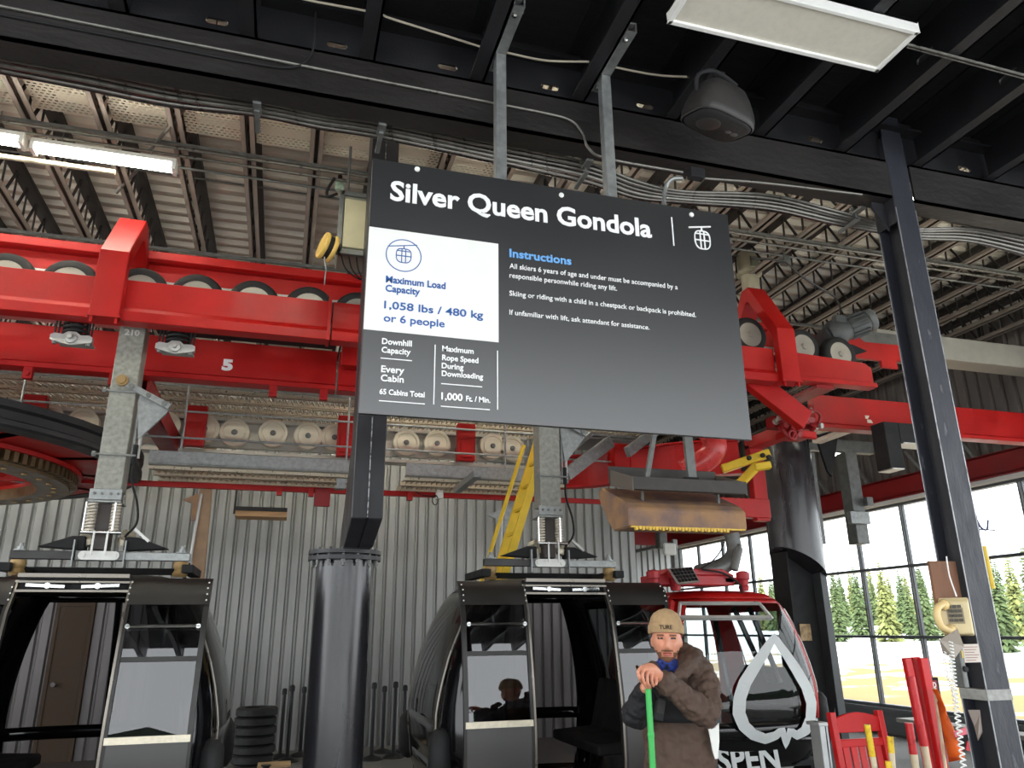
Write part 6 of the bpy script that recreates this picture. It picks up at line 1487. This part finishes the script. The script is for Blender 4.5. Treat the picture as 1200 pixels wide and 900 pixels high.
for x in (xl, xr): b = MB(); b.box(x-.02, x+.02, Yc-.48, Yc-.44, 0, .62); b.build('front_leg', CHR, t, bevel=.003); b = MB(); b.box(x-.035, x+.035, Yc-.52, Yc+.01, .62, .645); b.build('arm_rest', CHR, t, bevel=.004)
def bamboo(pt, pb, y, lab, col, split, cat='pole', r=.017):
    a = P(*pt, y=y); e = P(*pb, y=y+.0); d = (e-a); k = (a.z-.0)/(a.z-e.z); foot = a+d*k
    t = thing('bamboo_pole', lab, cat, (foot.x, foot.y, 0), 'course marking poles by the column')
    m = a.lerp(foot, split); b = MB(); n = 14; c = [a.lerp(m, i/n) for i in range(n+1)]
    b.tube(c, [r*(1+.03*math.sin(i*2.1)) for i in range(n+1)], 12); b.build('wrapped_top', col, t, 50)
    c = [m.lerp(foot, i/20) for i in range(21)]; b = MB(); b.tube(c, [r*.88*(1.12 if i % 5 == 0 else 1) for i in range(21)], 12); b.build('bare_cane', mat_cane, t, 50)
mat_cane = mat('pale_cane', (222, 206, 176), .5, var=.1, scale=8)
YT = mat('yellow_tape', (238, 200, 40), .45, rgb2=(206, 160, 30), thr=(.55, .7), scale=30); RT_ = mat('red_tape', (206, 42, 46), .4, rgb2=(160, 26, 32), thr=(.55, .7), scale=30)
bamboo((1016, 849), (1026, 905), 3.85, 'yellow topped cane pole leaning in front of the red chair, leftmost', YT, .14)
bamboo((1043, 863), (1047, 905), 3.80, 'yellow topped cane pole at the right post of the red chair', YT, .075)
bamboo((1041, 892), (1043, 910), 3.70, 'shortest yellow topped pole, barely above the bottom edge', YT, .05)
bamboo((1067, 793), (1089, 905), 3.95, 'tall cane pole with a long red wrapped top, leaning on the red planks', RT_, .27, r=.023)
bamboo((1065, 847), (1074, 905), 3.85, 'shorter red topped cane pole left of the red planks', RT_, .14, r=.022)
for k, (pt, pb, wd, y) in enumerate((((1062, 771), (1090, 905), .05, 4.15), ((1072, 770), (1098, 905), .055, 4.18), ((1081, 771), (1106, 905), .06, 4.12))):
    a = P(*pt, y=y); e = P(*pb, y=y); d = e-a; foot = a+d*(a.z/(a.z-e.z)); b = MB(); b.bar(a, foot, wd, .035, (0, 1, 0))
    tag(b.build('red_plank', CHR, bevel=.003), ['leftmost of the three tall red planks leaning by the column', 'middle of the three tall red planks leaning by the column', 'rightmost and widest of the three tall red planks leaning by the column'][k], 'plank')
# black framed red sign behind the planks
a, e = P(1090, 794, y=4.6), P(1107, 838, y=4.6)
t = thing('warning_sign', 'red warning sign in a black frame behind the red planks', 'sign', ((a.x+e.x)/2, 4.6, 0))
x0 = a.x-.12; b = MB(); b.box(x0, e.x, 4.6, 4.63, e.z-.02, a.z); b.build('frame', BLKM, t, bevel=.004)
b = MB(); b.box(x0+.03, e.x-.025, 4.594, 4.6, e.z, a.z-.02); b.build('red_face', mat('dull_red_sign', (150, 30, 34), .5), t)
for k, s in enumerate(('D', 'NG', 'D')):
    zz = P(1098, (803, 818, 831)[k], y=4.593).z; wdt = (.028, .056, .028)[k]; b = MB(); text(b, s, (e.x-.036-wdt, 4.592, zz-.014), (1, 0, 0), (0, 0, 1), .036, wdt, .03, .002); b.build('lettering', SGW, t)
b = MB(); b.box(x0+.05, x0+.09, 4.61, 4.65, 0, e.z); b.box(e.x-.09, e.x-.05, 4.61, 4.65, 0, e.z); b.box(x0, e.x, 4.45, 4.8, 0, .02); b.build('stand', BLKM, t)
# orange flag and pink ribbon
pts = [P(1096, 808, y=4.05), P(1103, 826, y=3.98), P(1130, 888, y=3.95), P(1125, 895, y=3.98), P(1112, 893, y=4.02), P(1099, 848, y=4.05)]
t = thing('orange_flag', 'orange fabric flag hanging right of the red planks', 'flag', P(1112, 893, y=4.05))
b = MB(); nn = 9; vs = []
for i in range(nn):
    f = i/(nn-1); l = P(1095+17*f, 808+85*f, y=4.04+.03*math.sin(i*1.7)); r_ = P(1098+33*f, 808+80*f, y=3.98-.03*math.sin(i*1.5)); m_ = l.lerp(r_, .5)+Vector((0, .03*math.cos(i*1.3), 0)); vs += [l, m_, r_]
b.add(vs, [(3*i+j, 3*i+j+1, 3*i+j+4, 3*i+j+3) for i in range(nn-1) for j in range(2)]); o = b.build('cloth', mat('orange_cloth', (240, 106, 30), .6, var=.08), t, 80); s = o.modifiers.new('thickness', 'SOLIDIFY'); s.thickness = .006
b = MB(); p0 = P(1095, 806, y=4.06); d_ = P(1108, 900, y=4.06)-p0; b.cyl(p0, p0+d_*(p0.z/-d_.z), .010, n=8); b.build('stick', mat_cane, t, 40)
for k, (pts, c_, l) in enumerate(((((1117, 857), (1134, 851), (1137, 859), (1119, 864)), (236, 112, 128), 'pink ribbon hanging behind the phone cord'), (((1133, 868), (1148, 874), (1148, 883), (1131, 879)), (206, 40, 52), 'red strip hanging behind the phone cord'))):
    b = MB(); b.add([P(*p, y=3.6) for p in pts], [(0, 1, 2, 3)]); o = b.build('ribbon', mat('ribbon_%s' % ('pink', 'red')[k], c_, .5)); s = o.modifiers.new('thickness', 'SOLIDIFY'); s.thickness = .006; tag(o, l, 'ribbon')
# galvanised bin and planks by the low wall
a, e = P(953, 847, y=6.2), P(972, 892, y=6.2)
b = MB(); b.box(a.x+.06, e.x, 6.2, 6.34, 0, a.z); b.box(a.x+.04, e.x+.02, 6.18, 6.36, a.z-.03, a.z); b.box(a.x+.12, a.x+.14, 6.19, 6.2, .1, a.z-.03); tag(b.build('metal_box', mat('pale_zinc', (206, 208, 208), .4, metal=.2), bevel=.006), 'bright metal box between the red cabin and the red chair', 'box')
for k, (z0_, z1_) in enumerate(((.42, .47), (.20, .25))):
    b = MB(); b.box(8.3, 8.6, 3.8, 9.4, z0_, z1_); 
    if k == 0:
        for y in (4.2, 8.0): b.box(8.35, 8.55, y, y+.06, 0, z0_)
        tag(b.build('bench', mat('grey_bench_wood', (150, 148, 140), .7, var=.15, stretch=(1, .1, 1), scale=9), bevel=.004), 'long grey bench under the windows behind the red chair', 'bench')

# ================================================================== AT THE FOOT OF THE BACK WALL
STN = mat('dark_stanchion_steel', (40, 40, 42), .35, metal=.5)
def stanchion(px, ptop, y, lab):
    q = P(px, ptop, y=y); x = q.x; h = q.z
    t = thing('stanchion', lab, 'stanchion', (x, y, 0), 'stanchions along the back wall')
    b = MB(); b.lathe((x, y, 0), (0, 0, 1), [(.16, 0), (.16, .012), (.12, .035), (.03, .06), (.03, .065)], 28); b.build('base', STN, t, 40)
    b = MB(); b.cyl((x, y, .06), (x, y, h-.07), .026, n=14); b.build('post', STN, t, 40)
    b = MB(); b.lathe((x, y, h-.08), (0, 0, 1), [(.03, 0), (.036, .005), (.036, .06), (.028, .08), (.012, .085)], 14); b.build('belt_head', BLKM, t, 40)
    return t
for px, pt, y, l in ((334, 807, 12.1, 'stanchion left of the round column, leftmost of three'), (343, 803, 11.7, 'stanchion left of the round column, front one with a pale post'), (357, 805, 12.2, 'stanchion half hidden by the left edge of the round column'),
                     (439, 800, 11.5, 'stanchion just right of the round column, front one'), (451, 804, 12.1, 'stanchion right of the round column, second'), (464, 799, 11.6, 'stanchion right of the round column, third'), (475, 803, 12.0, 'stanchion beside the middle black cabin')):
    stanchion(px, pt, y, l)
q = P(297, 870, y=11.6); r_ = .27
for k in range(6):
    z = .08+.115*k; dx = .01*(k % 2); tt = MB(); tt.lathe((q.x+dx, 11.6, z-.055), (0, 0, 1), [(r_*.62, .0), (r_*.9, 0), (r_, .02), (r_, .09), (r_*.9, .11), (r_*.62, .11), (r_*.62, 0)], 32, cap=False)
    tag(tt.build('tyre', RUB, None, 50), ['lowest', 'second', 'third', 'fourth', 'fifth', 'topmost'][k]+' tyre of the stack by the back wall', 'tyre', 'stacked tyres by the back wall')
q = P(321, 878, y=10.9); b = MB(); b.box(q.x-.18, q.x+.22, 10.85, 11.1, .0, .10); tag(b.build('wood_block', mat('pine_block', (176, 146, 106), .7, var=.15), bevel=.006), 'pale wood block on the floor left of the round column', 'block')
q = P(330, 888, y=10.3); t = thing('floor_jack', 'chrome floor jack on the floor left of the round column', 'jack', (q.x, 10.3, 0))
b = MB(); b.box(q.x-.22, q.x+.05, 10.2, 10.26, .04, .12); b.box(q.x-.22, q.x+.05, 10.36, 10.42, .04, .12); b.box(q.x-.1, q.x, 10.2, 10.42, .05, .13); b.build('frame', GALVD, t, bevel=.01)
for dx in (-.18, .02):
    for yy in (10.17, 10.42): b = MB(); b.cyl((q.x+dx, yy, .045), (q.x+dx, yy+.03, .045), .045, n=14); b.build('wheel', BLKM, t, 40)
b = MB(); b.bar((q.x-.02, 10.3, .12), (q.x+.34, 10.25, .16), .03, .03); b.build('handle', CHROME, t)
b = MB(); b.lathe((q.x-.17, 10.31, .08), (0, 0, 1), [(.04, 0), (.04, .08), (.06, .09), (.06, .1)], 14); b.build('saddle', BLKM, t, 40)
# hanging plank and door at the back
a, e = P(277, 598, y=12.3), P(336, 606, y=12.3)
t = thing('hanging_shelf', 'wooden plank hung on a dark frame on the back wall left of the round column', 'shelf', ((a.x+e.x)/2, 12.3, e.z))
b = MB(); b.box(a.x, e.x, 12.1, 12.5, e.z-.03, a.z-.03); b.build('plank', mat('bare_plank', (166, 130, 92), .7, var=.2, scale=4, stretch=(.6, 4, 4)), t)
b = MB(); b.box(a.x-.03, a.x, 12.1, 12.14, e.z, a.z+.55); b.box(a.x-.03, a.x, 12.1, YB-.01, a.z+.50, a.z+.55); b.box(a.x, e.x, 12.08, 12.1, a.z-.03, a.z+.03); b.build('hanger_frame', BLKM, t)
d = thing('door_1', 'brown steel door in the back wall seen through the left black cabin', 'door', (-2.72, YB-.06, 0)); d['kind'] = 'structure'
q = P(104, 733, y=YB-.08); x0 = q.x-.40; x1 = q.x
DB = mat('brown_door_paint', (92, 78, 58), .55)
b = MB(); b.box(x0, x1, YB-.09, YB-.05, 0, 2.05); b.build('leaf', DB, d, bevel=.004)
b = MB(); b.box(x0-.05, x0, YB-.10, YB-.04, 0, 2.1); b.box(x1, x1+.05, YB-.10, YB-.04, 0, 2.1); b.box(x0, x1, YB-.10, YB-.04, 2.05, 2.1); b.build('frame', DB, d)
b = MB(); b.lathe((x0+.08, YB-.09, 1.0), (0, -1, 0), [(.03, 0), (.02, .03), (.035, .04), (.03, .07)], 14); b.build('knob', GALV, d, 40)
# small camera box on the back wall
q = P(515, 579, y=9.2); t = thing('camera_box', 'small pale sensor box with a looped wire under the thin red angle iron', 'box', (q.x, 9.2, q.z-.05))
b = MB(); b.box(q.x-.04, q.x+.04, 9.15, 9.25, q.z-.06, q.z+.04); b.build('case', WHT, t, bevel=.006)
b = MB(); b.box(q.x-.01, q.x+.03, 9.2, 9.3, q.z+.04, q.z+.10); b.build('bracket', GALV, t)
b = MB(); b.tube(curve_pts([P(483, 573, y=9.2), P(495, 580, y=9.2), P(512, 582, y=9.2)]), .006, 6); b.tube([(P(510, 586, y=9.15)+Vector((.035*math.cos(2*PI*k/16), 0, .06*math.sin(2*PI*k/16)))) for k in range(16)], .006, 6, closed=True); b.build('wire', BLKM, t)
